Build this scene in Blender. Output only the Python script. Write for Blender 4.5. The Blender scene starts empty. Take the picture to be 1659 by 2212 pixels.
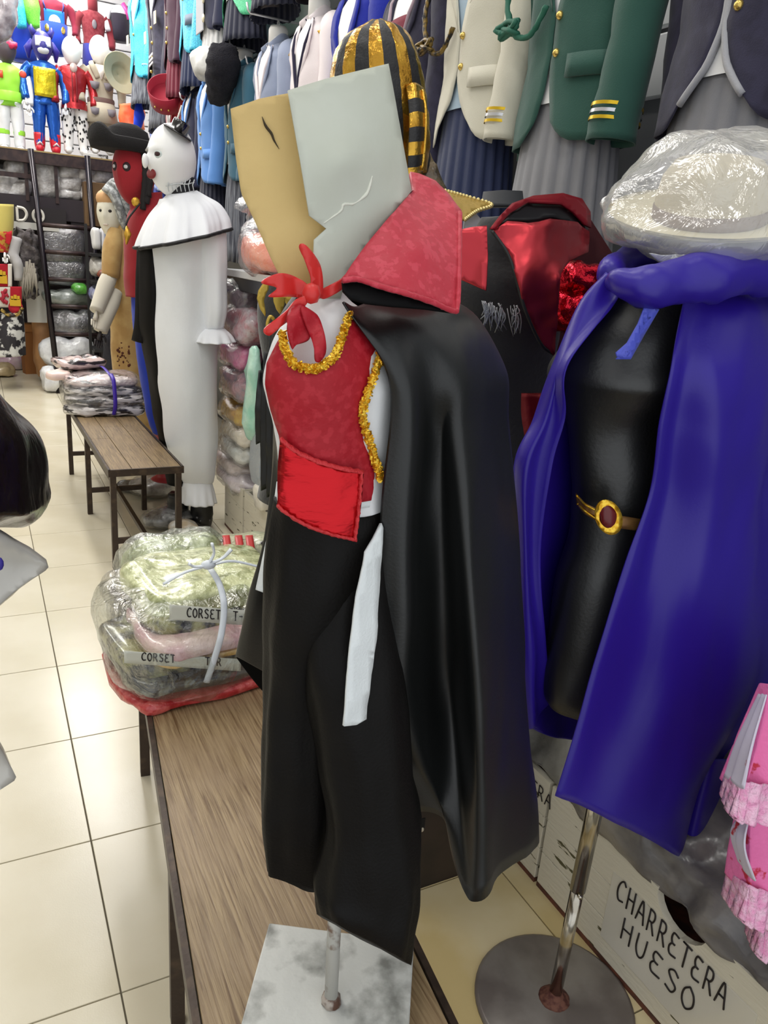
import bpy, math, random
import numpy as np
from mathutils import Vector, Matrix, noise, geometry

# ---------------------------------------------------------------- camera (image frame 1659 x 2212)
F, CX, CY, EYE = 1660.0, 829.5, 1106.0, 1.4
_dn = np.array([427 - CX, 6158 - CY, F]); _dn /= np.linalg.norm(_dn)
_fy = np.array([-62 - CX, 512 - CY, F]); _fy -= _dn * _fy.dot(_dn); _fy /= np.linalg.norm(_fy)
_rx = np.cross(_dn, _fy)
if _rx[0] < 0: _rx = -_rx
ROT = np.array([_rx, _fy, -_dn])
EYEP = np.array([0, 0, EYE])
sc = bpy.context.scene
cd = bpy.data.cameras.new('camera'); cam = bpy.data.objects.new('camera', cd); sc.collection.objects.link(cam)
cd.sensor_fit = 'HORIZONTAL'; cd.sensor_width = 36; cd.lens = 36 * F / 1659; cd.clip_start = .02; cd.clip_end = 60
m = Matrix.Identity(4)
for i in range(3):
    m[i][0] = ROT[i, 0]; m[i][1] = -ROT[i, 1]; m[i][2] = -ROT[i, 2]; m[i][3] = EYEP[i]
cam.matrix_world = m
sc.camera = cam
# ---------------------------------------------------------------- world, lamps, exposure
w = bpy.data.worlds.new('world'); sc.world = w; w.use_nodes = True
w.node_tree.nodes['Background'].inputs[0].default_value = (.93, .97, 1, 1)
w.node_tree.nodes['Background'].inputs[1].default_value = .85
sc.view_settings.view_transform = 'Standard'; sc.view_settings.look = 'None'
sc.view_settings.gamma = 1; sc.view_settings.use_curve_mapping = False
sc.view_settings.exposure = .45
def area(name, loc, sx, sy, power, rot=(0, 0, 0), col=(1, .97, .93)):
    l = bpy.data.lights.new(name, 'AREA'); l.shape = 'RECTANGLE'; l.size = sx; l.size_y = sy; l.energy = power; l.color = col
    o = bpy.data.objects.new(name, l); o.location = loc; o.rotation_euler = rot; sc.collection.objects.link(o); return o
for i, y in enumerate((.6, 2.6, 4.6, 6.6, 8.3)):
    for x in (-.75, .75):
        area('ceiling_tube_lamp', (x, y, 3.85), .35, 1.3, (9, 13, 20, 30, 34)[i])

# ---------------------------------------------------------------- projection helpers
def ray(px, py): return ROT @ np.array([px - CX, py - CY, F])
def P(px, py, Y):
    r = ray(px, py); return EYEP + r * (Y / r[1])
def PX(px, py, X):
    r = ray(px, py); return EYEP + r * (X / r[0])
def PZ(px, py, Z):
    r = ray(px, py); return EYEP + r * ((Z - EYE) / r[2])
def cr(a, n, closed=False):
    """smooth interpolation through the rows of a (uniform Catmull-Rom) to n samples"""
    a = np.asarray(a, float); k = len(a)
    if closed: t = np.linspace(0, k, n, endpoint=False)
    else: t = np.linspace(0, k - 1, n)
    i = np.floor(t).astype(int)
    if not closed: i = np.minimum(i, k - 2)
    f = (t - i).reshape((-1,) + (1,) * (a.ndim - 1))
    if closed: g = lambda j: a[j % k]
    else:
        e = np.concatenate([[2 * a[0] - a[1]], a, [2 * a[-1] - a[-2]]]); g = lambda j: e[j + 1]
    p0, p1, p2, p3 = g(i - 1), g(i), g(i + 1), g(i + 2)
    return .5 * (2 * p1 + (p2 - p0) * f + (2 * p0 - 5 * p1 + 4 * p2 - p3) * f ** 2 + (3 * p1 - p0 - 3 * p2 + p3) * f ** 3)
def rbf(pts):
    """smooth depth field through control points (px, py, Y)"""
    p = np.array(pts, float); xy = p[:, :2] / 300; n = len(p)
    d = np.linalg.norm(xy[:, None] - xy[None], axis=2)
    A = np.zeros((n + 3, n + 3)); A[:n, :n] = d + np.eye(n) * 1e-4; A[:n, n] = 1; A[:n, n + 1:] = xy
    A[n:, :n] = A[:n, n:].T; b = np.zeros(n + 3); b[:n] = p[:, 2]
    c = np.linalg.lstsq(A, b, rcond=None)[0]
    def f(x, y):
        q = np.array([x / 300, y / 300]); r = np.linalg.norm(xy - q, axis=1)
        return float(r @ c[:n] + c[n] + q @ c[n + 1:])
    return f

# ---------------------------------------------------------------- mesh builder
class MB:
    def __init__(s): s.v = []; s.f = []; s.m = []; s.M = None
    def add(s, v, f, mi=0):
        b = len(s.v); s.v += [tuple(map(float, q)) for q in v]
        for k, q in enumerate(f):
            s.f.append(tuple(b + i for i in q)); s.m.append(mi if isinstance(mi, int) else mi[k])
        return s
    def grid(s, G, closed=False, caps=False, mi=0):
        G = np.asarray(G); nv, nu = G.shape[:2]; f = []; mm = []
        for j in range(nv - 1):
            for i in range(nu if closed else nu - 1):
                k = (i + 1) % nu
                f.append((j * nu + i, j * nu + k, (j + 1) * nu + k, (j + 1) * nu + i))
                mm.append(mi(i / nu, j / nv) if callable(mi) else mi)
        v = list(G.reshape(-1, 3))
        if caps:
            a = len(v); v += [G[0].mean(0), G[-1].mean(0)]
            for i in range(nu):
                k = (i + 1) % nu
                f.append((a, k, i)); f.append((a + 1, (nv - 1) * nu + i, (nv - 1) * nu + k)); mm += [mm[0], mm[-1]]
        return s.add(v, f, mm)
    def box(s, c, h, rz=0, R=None, mi=0):
        R = R if R is not None else rot('Z', rz)
        q = [R @ np.array([x * h[0], y * h[1], z * h[2]]) + np.array(c) for x in (-1, 1) for y in (-1, 1) for z in (-1, 1)]
        return s.add(q, [(0, 1, 3, 2), (4, 6, 7, 5), (0, 4, 5, 1), (2, 3, 7, 6), (0, 2, 6, 4), (1, 5, 7, 3)], mi)
    def tube(s, pts, r, n=8, caps=True, sm=0, mi=0, flat=None):
        p = np.asarray(pts, float)
        if sm: p = cr(p, sm)
        k = len(p); rr = np.interp(np.linspace(0, 1, k), np.linspace(0, 1, len(r)), r) if hasattr(r, '__len__') else np.full(k, r)
        t = np.gradient(p, axis=0); t /= np.linalg.norm(t, axis=1)[:, None] + 1e-9
        ref = np.array([0, 0, 1.]) if abs(t[0][2]) < .9 else np.array([1., 0, 0])
        G = []; u = np.cross(t[0], ref)
        for i in range(k):
            u = u - t[i] * u.dot(t[i]); u /= np.linalg.norm(u) + 1e-9; b = np.cross(t[i], u)
            G.append([p[i] + rr[i] * (math.cos(a) * u + (flat or 1) * math.sin(a) * b) for a in np.arange(n) * 2 * math.pi / n])
        return s.grid(G, True, caps, mi)
    def lathe(s, c, prof, n=24, R=None, caps=True, mi=0):
        R = np.eye(3) if R is None else R
        G = [[np.array(c) + R @ np.array([r * math.cos(a), r * math.sin(a), z]) for a in np.arange(n) * 2 * math.pi / n] for r, z in prof]
        return s.grid(G, True, caps, mi)
    def ell(s, c, h, n=16, R=None, e=1.0, mi=0):
        R = np.eye(3) if R is None else R
        sp = lambda x: math.copysign(abs(x) ** e, x); G = []
        for j in range(n // 2 + 1):
            ph = -math.pi / 2 + math.pi * min(max(j / (n // 2), .01), .99)
            G.append([np.array(c) + R @ np.array([h[0] * sp(math.cos(ph)) * sp(math.cos(a)), h[1] * sp(math.cos(ph)) * sp(math.sin(a)), h[2] * sp(math.sin(ph))]) for a in np.arange(n) * 2 * math.pi / n])
        return s.grid(G, True, True, mi)
    def loft(s, rows, nu=36, nv=36, fold=None, caps=True, mi=0, e=1.0):
        """closed tube; rows (xl,yl,xr,yr,Y,rd[,skew]) give the silhouette by pixel at depth Y and the half depth rd"""
        a = [list(r) + [0] * (7 - len(r)) for r in rows]; K = []
        for xl, yl, xr, yr, Y, rd, sk in a:
            L, R_ = P(xl, yl, Y), P(xr, yr, Y); K.append([(L + R_) / 2, (R_ - L) / 2, np.array([sk, rd, 0])])
        K = cr(np.array(K), nv); G = []; sp = lambda x: math.copysign(abs(x) ** e, x)
        for j in range(nv):
            row = []
            for i in range(nu):
                th = 2 * math.pi * i / nu; q = 1 + (fold(th, j / (nv - 1)) if fold else 0)
                row.append(K[j][0] + q * (K[j][1] * sp(math.cos(th)) + K[j][2] * sp(math.sin(th))))
            G.append(row)
        return s.grid(G, True, caps, mi)
    def patch(s, rows, nu=40, nv=40, pix=True, mi=0, fold=None):
        """smooth open surface through a grid of control points"""
        C = np.array([[P(*q) if pix else q for q in r] for r in rows], float)
        C = cr(C, nv); C = cr(C.transpose(1, 0, 2), nu).transpose(1, 0, 2)
        if fold:
            for j in range(nv):
                for i in range(nu): C[j, i] += np.array(fold(i / (nu - 1), j / (nv - 1)))
        return s.grid(C, mi=mi)
    def sheet(s, out, Yf, step=14, sm=0, fn=None, mi=0):
        """filled outline (pixels) lying on the depth field Yf; fn maps (px,py,Y) to a point"""
        o = cr(out, sm, True) if sm else np.array(out, float)
        pts = []; n = len(o)
        for i in range(n):
            a, b = o[i], o[(i + 1) % n]; k = max(1, int(np.linalg.norm(b - a) / step))
            pts += [a + (b - a) * t / k for t in range(k)]
        n = len(pts); B = np.array(pts); ins = []
        def inside(x, y):
            c = False; j = n - 1
            for i in range(n):
                if (B[i][1] > y) != (B[j][1] > y) and x < (B[j][0] - B[i][0]) * (y - B[i][1]) / (B[j][1] - B[i][1]) + B[i][0]: c = not c
                j = i
            return c
        for y in np.arange(B[:, 1].min() + step / 2, B[:, 1].max(), step):
            for x in np.arange(B[:, 0].min() + step / 2, B[:, 0].max(), step):
                if inside(x, y) and np.min((B[:, 0] - x) ** 2 + (B[:, 1] - y) ** 2) > (step * .45) ** 2: ins.append((x, y))
        V2 = [Vector((float(a), float(b))) for a, b in pts + ins]
        r = geometry.delaunay_2d_cdt(V2, [(i, (i + 1) % n) for i in range(n)], [], 1, 1e-4)
        Yc = Yf if callable(Yf) else (lambda x, y: Yf); g = fn or P
        s.add([g(q.x, q.y, Yc(q.x, q.y)) for q in r[0]], [tuple(f) for f in r[2]], mi); return s
    def xf(s, R, t):
        s.v = [tuple(R @ np.array(q) + np.array(t)) for q in s.v]; return s
def rot(ax, a): return np.array(Matrix.Rotation(a, 3, ax))

def origin(o):
    l = np.zeros(3)
    while o: l += np.array(o.location); o = o.parent
    return l
def link(o): sc.collection.objects.link(o); return o
def build(name, mb, mats, parent=None, loc=None, smooth=True, solid=0, sub=0, bevel=0, wr=None, off=0, kind=None, label=None):
    mats = mats if isinstance(mats, (list, tuple)) else [mats]
    L = origin(parent) if parent else np.array(loc if loc is not None else (0, 0, 0), float)
    me = bpy.data.meshes.new(name); V = np.array(mb.v) - L
    me.from_pydata([tuple(q) for q in V], [], mb.f)
    for mm in mats: me.materials.append(mm)
    me.polygons.foreach_set('material_index', mb.m)
    me.polygons.foreach_set('use_smooth', [smooth] * len(mb.f))
    if wr:
        amp, s = wr[0], wr[1]; st = wr[2] if len(wr) > 2 else 1; N = np.array([q.normal for q in me.vertices]); sd = len(mb.v) * .37
        for i, q in enumerate(V):
            d = noise.noise(Vector((q[0] * s + sd, q[1] * s, q[2] * s / st))) + .5 * noise.noise(Vector((q[0] * s * 2.3, q[1] * s * 2.3 + sd, q[2] * s * 2.3 / st)))
            V[i] += N[i] * d * amp
        me.vertices.foreach_set('co', V.astype(np.float32).ravel())
    me.update()
    o = link(bpy.data.objects.new(name, me))
    if parent: o.parent = parent
    else: o.location = L
    if sub: x = o.modifiers.new('sub', 'SUBSURF'); x.levels = x.render_levels = sub
    if solid: x = o.modifiers.new('solid', 'SOLIDIFY'); x.thickness = solid; x.offset = off
    if bevel: x = o.modifiers.new('bev', 'BEVEL'); x.width = bevel; x.segments = 2; x.limit_method = 'ANGLE'
    if kind: o['kind'] = kind
    if label: o['label'] = label
    return o
def thing(name, label, cat, loc, group=None):
    o = link(bpy.data.objects.new(name, None)); o.location = tuple(map(float, loc)); o.empty_display_size = .05
    o['label'] = label; o['category'] = cat
    if group: o['group'] = group
    return o
def solo(name, mb, mats, label, cat, group=None, **k):
    V = np.array(mb.v); lo, hi = V.min(0), V.max(0)
    o = build(name, mb, mats, None, ((lo[0] + hi[0]) / 2, (lo[1] + hi[1]) / 2, lo[2]), **k)
    o['label'] = label; o['category'] = cat
    if group: o['group'] = group
    return o
def struct(name, mb, mats, **k):
    o = build(name, mb, mats, **k); o['kind'] = 'structure'; return o

# ---------------------------------------------------------------- materials
def lin(c):
    c = [x / 255 for x in c]; return tuple(x / 12.92 if x <= .04045 else ((x + .055) / 1.055) ** 2.4 for x in c) + (1,)
_mats = {}
def M(col, rough=.7, metal=0, bump=0, bs=60, col2=None, cs=6, lo=.4, hi=.6, sheen=0, coat=0, spec=.5, stretch=None, emit=0, name=None, aniso=None):
    key = (tuple(col), rough, metal, bump, bs, tuple(col2 or ()), cs, lo, hi, sheen, coat, spec, stretch, emit)
    if key in _mats: return _mats[key]
    mt = bpy.data.materials.new(name or 'mat_%02x%02x%02x' % tuple(col)); mt.use_nodes = True
    nt = mt.node_tree; b = nt.nodes['Principled BSDF']; N = nt.nodes.new; Lk = nt.links.new
    b.inputs['Roughness'].default_value = rough; b.inputs['Metallic'].default_value = metal
    b.inputs['Specular IOR Level'].default_value = spec; b.inputs['Coat Weight'].default_value = coat; b.inputs['Coat Roughness'].default_value = .12
    b.inputs['Sheen Weight'].default_value = sheen
    b.inputs['Base Color'].default_value = lin(col)
    tc = N('ShaderNodeTexCoord'); src = tc.outputs['Object']
    if stretch:
        mp = N('ShaderNodeMapping'); mp.inputs['Scale'].default_value = stretch; Lk(src, mp.inputs[0]); src = mp.outputs[0]
    if col2:
        n = N('ShaderNodeTexNoise'); n.inputs['Scale'].default_value = cs; n.inputs['Detail'].default_value = 5; Lk(src, n.inputs['Vector'])
        r = N('ShaderNodeValToRGB'); r.color_ramp.elements[0].position = lo; r.color_ramp.elements[1].position = hi
        r.color_ramp.elements[0].color = lin(col); r.color_ramp.elements[1].color = lin(col2)
        Lk(n.outputs[0], r.inputs[0]); Lk(r.outputs[0], b.inputs['Base Color'])
    if bump:
        n = N('ShaderNodeTexNoise'); n.inputs['Scale'].default_value = bs; n.inputs['Detail'].default_value = 4; Lk(src, n.inputs['Vector'])
        bp = N('ShaderNodeBump'); bp.inputs['Strength'].default_value = min(1, bump); bp.inputs['Distance'].default_value = .01 * max(1, bump)
        Lk(n.outputs[0], bp.inputs['Height']); Lk(bp.outputs[0], b.inputs['Normal'])
    if emit:
        b.inputs['Emission Color'].default_value = lin(col); b.inputs['Emission Strength'].default_value = emit
    _mats[key] = mt; return mt
def cloth(col, **k):
    d = dict(rough=.85, bump=.15, bs=350, spec=.25, sheen=.15); d.update(k); return M(col, **d)
def satin(col, **k):
    d = dict(rough=.38, bump=.05, bs=200, spec=.5, sheen=.1); d.update(k); return M(col, **d)
def foil(col, **k):
    d = dict(rough=.24, metal=.85, bump=.35, bs=28); d.update(k); return M(col, **d)
def bagged(col, col2, **k):
    d = dict(rough=.22, col2=col2, cs=22, lo=.35, hi=.62, bump=.5, bs=30, spec=.6, coat=.6); d.update(k); return M(col, **d)
def clear(tint=(255, 255, 255), base=.12, bs=30, bump=.6, rough=.12, milk=.0):
    key = ('clear', tint, base, bs, bump, rough, milk)
    if key in _mats: return _mats[key]
    mt = bpy.data.materials.new('clear_plastic'); mt.use_nodes = True; nt = mt.node_tree; N = nt.nodes.new; Lk = nt.links.new
    b = nt.nodes['Principled BSDF']; nt.nodes.remove(b); out = nt.nodes['Material Output']
    tr = N('ShaderNodeBsdfTransparent'); tr.inputs[0].default_value = lin(tint)
    gl = N('ShaderNodeBsdfGlossy'); gl.inputs['Roughness'].default_value = rough
    df = N('ShaderNodeBsdfDiffuse'); df.inputs[0].default_value = lin(tint)
    lw = N('ShaderNodeLayerWeight'); lw.inputs[0].default_value = .35
    tc = N('ShaderNodeTexCoord'); n = N('ShaderNodeTexNoise'); n.inputs['Scale'].default_value = bs; n.inputs['Detail'].default_value = 5; n.inputs['Distortion'].default_value = 1.2
    Lk(tc.outputs['Object'], n.inputs['Vector'])
    bp = N('ShaderNodeBump'); bp.inputs['Strength'].default_value = bump; bp.inputs['Distance'].default_value = .02; Lk(n.outputs[0], bp.inputs['Height'])
    Lk(bp.outputs[0], gl.inputs['Normal']); Lk(bp.outputs[0], lw.inputs['Normal'])
    ad = N('ShaderNodeMath'); ad.operation = 'MULTIPLY_ADD'; ad.inputs[1].default_value = .55; ad.inputs[2].default_value = base; Lk(lw.outputs['Facing'], ad.inputs[0])
    mx = N('ShaderNodeMixShader'); Lk(ad.outputs[0], mx.inputs[0]); Lk(tr.outputs[0], mx.inputs[1]); Lk(gl.outputs[0], mx.inputs[2])
    m2 = N('ShaderNodeMixShader'); m2.inputs[0].default_value = milk; Lk(mx.outputs[0], m2.inputs[1]); Lk(df.outputs[0], m2.inputs[2])
    Lk(m2.outputs[0], out.inputs[0]); _mats[key] = mt; return mt
def wood(dark, light, sc_=(1, 1, 1), scale=6, rough=.45, wear=None):
    mt = bpy.data.materials.new('worn_wood'); mt.use_nodes = True; nt = mt.node_tree; N = nt.nodes.new; Lk = nt.links.new; b = nt.nodes['Principled BSDF']
    tc = N('ShaderNodeTexCoord'); mp = N('ShaderNodeMapping'); mp.inputs['Scale'].default_value = sc_; Lk(tc.outputs['Object'], mp.inputs[0])
    wv = N('ShaderNodeTexNoise'); wv.inputs['Scale'].default_value = scale; wv.inputs['Detail'].default_value = 6; wv.inputs['Roughness'].default_value = .62; wv.inputs['Distortion'].default_value = .6; Lk(mp.outputs[0], wv.inputs[0])
    r = N('ShaderNodeValToRGB'); r.color_ramp.elements[0].color = lin(dark); r.color_ramp.elements[1].color = lin(light); r.color_ramp.elements[0].position = .36; r.color_ramp.elements[1].position = .62; Lk(wv.outputs[0], r.inputs[0])
    n = N('ShaderNodeTexNoise'); n.inputs['Scale'].default_value = 9; n.inputs['Detail'].default_value = 8; Lk(tc.outputs['Object'], n.inputs['Vector'])
    r2 = N('ShaderNodeValToRGB'); r2.color_ramp.elements[0].position = .42; r2.color_ramp.elements[1].position = .62; Lk(n.outputs[0], r2.inputs[0])
    mx = N('ShaderNodeMix'); mx.data_type = 'RGBA'; mx.blend_type = 'MIX'; Lk(r2.outputs[0], mx.inputs[0]); Lk(r.outputs[0], mx.inputs[6])
    mx.inputs[7].default_value = lin(wear or light)
    m3 = N('ShaderNodeMix'); m3.data_type = 'RGBA'; m3.inputs[0].default_value = .45; Lk(r.outputs[0], m3.inputs[6]); Lk(mx.outputs[2], m3.inputs[7])
    Lk(m3.outputs[2], b.inputs['Base Color']); b.inputs['Roughness'].default_value = rough
    bp = N('ShaderNodeBump'); bp.inputs['Strength'].default_value = .25; bp.inputs['Distance'].default_value = .003; Lk(wv.outputs[0], bp.inputs['Height']); Lk(bp.outputs[0], b.inputs['Normal'])
    return mt
def chipped(base, chip, scale=14, lo=.60, hi=.64, rough=.55, metal=0):
    return M(base, rough=rough, col2=chip, cs=scale, lo=lo, hi=hi, bump=.15, bs=40, metal=metal)

PI = math.pi
rnd = random.Random(7)
# ================================================================ SETTING
WALLX, BACKY, CEIL, T = 1.78, 9.3, 3.95, .445
GX = .147
floor = struct('floor', MB().box((-.4, 4.5, -.05), (2.4, 5.2, .0455)), M((120, 112, 95), rough=.9))
tile_mat = M((222, 214, 192), rough=.22, col2=(214, 205, 180), cs=2.5, bump=.02, bs=300, spec=.5)
tile_old = M((218, 203, 164), rough=.25, col2=(203, 182, 130), cs=3, bump=.02, bs=300)
proto = None
for i in range(-5, 3):
    for j in range(0, 21):
        x, y = GX + T * (i + .5), .31 + T * (j + .5)
        if proto is None or (i >= 1 and not isinstance(proto, tuple)): pass
        key = 'old' if i >= 1 and j < 4 else 'new'
        if proto is None: proto = {}
        if key not in proto:
            o = build('tile', MB().box((x, y, -.005), (T / 2 - .0016, T / 2 - .0016, .005)), tile_old if key == 'old' else tile_mat, floor, smooth=False, bevel=.0012)
            proto[key] = (o.data, x, y)
        else:
            o = link(bpy.data.objects.new('tile', proto[key][0])); o.parent = floor
            o.location = (x - proto[key][1], y - proto[key][2], 0)
            b = o.modifiers.new('bev', 'BEVEL'); b.width = .0012; b.segments = 2; b.limit_method = 'ANGLE'
struct('ceiling', MB().box((-.4, 4.3, CEIL + .05), (2.4, 5.3, .05)), M((235, 235, 232), rough=.9))
wall_r = struct('wall_right', MB().box((WALLX + .05, 4.3, CEIL / 2), (.04, 5.3, CEIL / 2)), M((120, 120, 122), rough=.8))
wall_b = struct('wall_back', MB().box((-.4, BACKY + .05, CEIL / 2), (2.4, .04, CEIL / 2)), M((150, 150, 152), rough=.8))
struct('wall_left', MB().box((-2.75, 4.8, CEIL / 2), (.05, 4.8, CEIL / 2)), M((225, 222, 215), rough=.8))
slat_mat = M((236, 236, 238), rough=.45)
sl = None
for k in range(11):      # slatwall boards with open grooves between them
    z = 1.98 + k * .18
    o = build('slat', MB().box((WALLX, 4.6, z), (.01, 4.7, .083)), slat_mat, wall_r, smooth=False, bevel=.006) if sl is None else link(bpy.data.objects.new('slat', sl.data))
    if sl is None: sl = o; z0 = z
    else:
        o.parent = wall_r; o.location = (0, 0, z - z0); b = o.modifiers.new('bev', 'BEVEL'); b.width = .006; b.segments = 2
sl = None
for k in range(14):
    z = 2.08 + k * .135
    o = build('slat', MB().box((-.2, BACKY, z), (2.0, .01, .062)), slat_mat, wall_b, smooth=False, bevel=.006) if sl is None else link(bpy.data.objects.new('slat', sl.data))
    if sl is None: sl = o; z0 = z
    else:
        o.parent = wall_b; o.location = (0, 0, z - z0); b = o.modifiers.new('bev', 'BEVEL'); b.width = .006; b.segments = 2

steel = M((44, 32, 34), rough=.4, metal=.3, col2=(62, 46, 44), cs=20)
brown_steel = M((62, 50, 42), rough=.45, metal=.4, col2=(88, 72, 58), cs=30, lo=.5, hi=.75, bump=.1, bs=80)
black = M((18, 17, 19), rough=.55)

# ================================================================ BENCHES
def bench(label, x0, y0, x1, y1, wid, boards, wmat, flip=1):
    """bench of three steel frames; (x0,y0) near left corner, (x1,y1) far left corner"""
    a = np.array([x1 - x0, y1 - y0]); Ln = np.linalg.norm(a); a = a / Ln; c = np.array([a[1], -a[0]])
    pt = lambda u, v, z: (x0 + a[0] * u + c[0] * v, y0 + a[1] * u + c[1] * v, z)
    rz = math.atan2(-a[0], a[1]); h = .46
    t = thing('wooden_bench', label, 'bench', pt(Ln / 2, wid / 2, 0))
    for (u0, u1, v0, v1) in boards:
        build('board', MB().box(pt((u0 + u1) / 2 * Ln, (v0 + v1) / 2 * wid, h - .011), ((v1 - v0) / 2 * wid - .0012, (u1 - u0) / 2 * Ln - .0012, .011), rz), wmat, t, smooth=False, bevel=.0015)
    for v in (-.006, wid + .006):
        build('edge_rail', MB().box(pt(Ln / 2, v, h - .014), (.005, Ln / 2 + .01, .0155), rz), brown_steel, t, smooth=False)
    for u in (-.006, Ln + .006):
        build('end_rail', MB().box(pt(u, wid / 2, h - .014), (wid / 2 + .01, .005, .0155), rz), brown_steel, t, smooth=False)
    us = (.012, Ln / 2, Ln - .012)
    for u in us:
        for v in (.01, wid - .01):
            build('leg', MB().box(pt(u, v, (h - .03) / 2), (.0125, .0125, (h - .03) / 2), rz), brown_steel, t, smooth=False)
        build('stretcher', MB().box(pt(u, wid / 2, .13), (wid / 2 - .02, .009, .012), rz), brown_steel, t, smooth=False)
    for ua, ub in ((us[0], us[1]), (us[1], us[2])):
        build('centre_bar', MB().box(pt((ua + ub) / 2, wid / 2, .13), (.009, (ub - ua) / 2 - .01, .010), rz), brown_steel, t, smooth=False)
    return t
wood1 = wood((108, 82, 54), (166, 142, 106), (80, 2.6, 80), 2.4, .4, (158, 134, 104))
wood2 = wood((100, 80, 54), (152, 128, 92), (80, 3.4, 80), 2.0, .5, (136, 112, 78))
bench('long wooden bench in the foreground under the black caped costume stand', .142, .33, .306, 1.87, .305, [(0, 1, 0, 1)], wood1)
bench('dark planked bench in the aisle beside the white clown costume', .452, 3.33, .428, 4.92, .30, [(0, .36, 0, .3), (.36, .74, 0, .3), (0, .52, .3, .66), (.52, .74, .3, .66), (0, .45, .66, 1), (.45, .74, .66, 1), (.74, 1, 0, .5), (.74, 1, .5, 1)], wood2)

# ================================================================ WHITE CRATES along the right side
crate_mat = M((212, 205, 186), rough=.6, col2=(84, 80, 52), cs=26, lo=.655, hi=.675, bump=.2, bs=60, stretch=(1, .45, 2.2))
crate_edge = M((110, 62, 44), rough=.7, col2=(70, 42, 34), cs=30)
ink = M((24, 14, 14), rough=.6)
STROKES = {'C': [[(.9, .85), (.6, 1), (.2, .8), (.05, .4), (.3, .05), (.85, .1)]], 'H': [[(.1, 1), (.1, 0)], [(.8, 1), (.8, 0)], [(.1, .5), (.8, .55)]],
 'A': [[(0, 0), (.45, 1), (.9, 0)], [(.2, .4), (.72, .4)]], 'R': [[(.1, 0), (.1, 1)], [(.1, 1), (.6, .95), (.7, .7), (.5, .5), (.1, .48)], [(.4, .5), (.85, 0)]],
 'E': [[(.85, .95), (.3, .98), (.15, .75), (.3, .54), (.6, .52)], [(.3, .54), (.08, .3), (.25, .02), (.9, .05)]], 'T': [[(0, 1), (.95, .97)], [(.48, .98), (.45, 0)]],
 'U': [[(.1, 1), (.08, .35), (.35, .02), (.7, .2), (.8, 1)]], 'S': [[(.85, .85), (.5, 1), (.15, .8), (.4, .55), (.8, .35), (.6, .03), (.08, .1)]], 'O': [[(.45, 1), (.1, .7), (.1, .25), (.45, 0), (.85, .3), (.8, .75), (.45, 1)]],
 '-': [[(.1, .5), (.7, .5)]], 'M': [[(.05, 0), (.15, 1), (.48, .35), (.8, 1), (.92, 0)]], 'D': [[(.12, 0), (.12, 1)], [(.12, 1), (.65, .9), (.85, .5), (.6, .08), (.12, 0)]]}
def letters(mb, text, o, ux, uz, n, w, h, r=.0016, gap=1.25):
    """handwriting strokes lying on a surface: origin o, along ux, up uz, lifted along n"""
    o, ux, uz, n = map(np.array, (o, ux, uz, n)); k = 0
    for ch in text:
        for st in STROKES.get(ch, []):
            p = [o + ux * (k * gap * w + x * w) + uz * (y * h) + n * .0012 for x, y in st]
            mb.tube(p, r, 5, True, sm=max(2, 4 * len(p)) if len(p) > 2 else 0)
        k += 1
    return mb
def crate(y0, y1, label, x=1.09, writing=None):
    h, d = .285, .34
    t = thing('wooden_crate', label, 'crate', (x + d / 2, (y0 + y1) / 2, 0), 'white wooden crates under the shelves')
    yc = y0 + .44 * (y1 - y0); hw = .062
    # front: three boards, the top one with a half round hand hole
    zs = (.012, .1, .19, h)
    for k in range(2):
        build('front_board', MB().box((x + .008, (y0 + y1) / 2, (zs[k] + zs[k + 1]) / 2), (.008, (y1 - y0) / 2, (zs[k + 1] - zs[k]) / 2 - .0009), mi=0), crate_mat, t, smooth=False, bevel=.0015)
    pts = [(y0, zs[2] + .001), (y1, zs[2] + .001), (y1, h)] + [(yc + hw * math.cos(a), h - .058 * math.sin(a)) for a in np.linspace(0, PI, 12)] + [(y0, h)]
    mb = MB(); V2 = [Vector(q) for q in pts]; r = geometry.delaunay_2d_cdt(V2, [(i, (i + 1) % len(V2)) for i in range(len(V2))], [], 1, 1e-5)
    mb.add([(x + .008, q.x, q.y) for q in r[0]], [tuple(f) for f in r[2]])
    build('front_board', mb, crate_mat, t, smooth=False, solid=.016)
    build('bottom', MB().box((x + d / 2, (y0 + y1) / 2, .006), (d / 2, (y1 - y0) / 2, .006)), crate_edge, t, smooth=False)
    build('back_board', MB().box((x + d - .008, (y0 + y1) / 2, h / 2 + .006), (.008, (y1 - y0) / 2, h / 2 - .006)), crate_mat, t, smooth=False)
    for y in (y0 + .008, y1 - .008):
        build('end_board', MB().box((x + d / 2, y, h / 2 + .006), (d / 2 - .017, .008, h / 2 - .006)), crate_mat, t, smooth=False)
    if writing:
        y, z, s = writing
        tape = build('tape', MB().box((x - .0008, y - .155, z - .035), (.0006, .175, .085)), M((208, 203, 190), rough=.16, coat=.5), t, smooth=False)
        mb = letters(MB(), 'CHARRETERA', (x - .0016, y, z), (0, -1, 0), (0, 0, 1), (-1, 0, 0), .0225, .052, .0019)
        letters(mb, 'HUESO', (x - .0016, y - .03, z - .075), (0, -1, 0), (0, 0, 1), (-1, 0, 0), .032, .052, .0019)
        build('handwriting', mb, ink, tape)
    return t
crate(.42, 1.105, 'near white crate hand lettered charretera hueso below the purple cape', writing=(.872, .178, 1))
c2 = crate(1.115, 1.85, 'white crate just behind the black cape with partly hidden lettering')
build('handwriting', letters(MB(), 'TRA', (1.0884, 1.175, .225), (0, -1, 0), (0, 0, 1), (-1, 0, 0), .022, .034, .0014), ink, c2)
crate(1.86, 2.6, 'white crate under the shelf hidden behind the costumes')
crate(2.61, 3.46, 'chipped white crate under the bagged clothes by the black jester costume', x=1.085)
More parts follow.
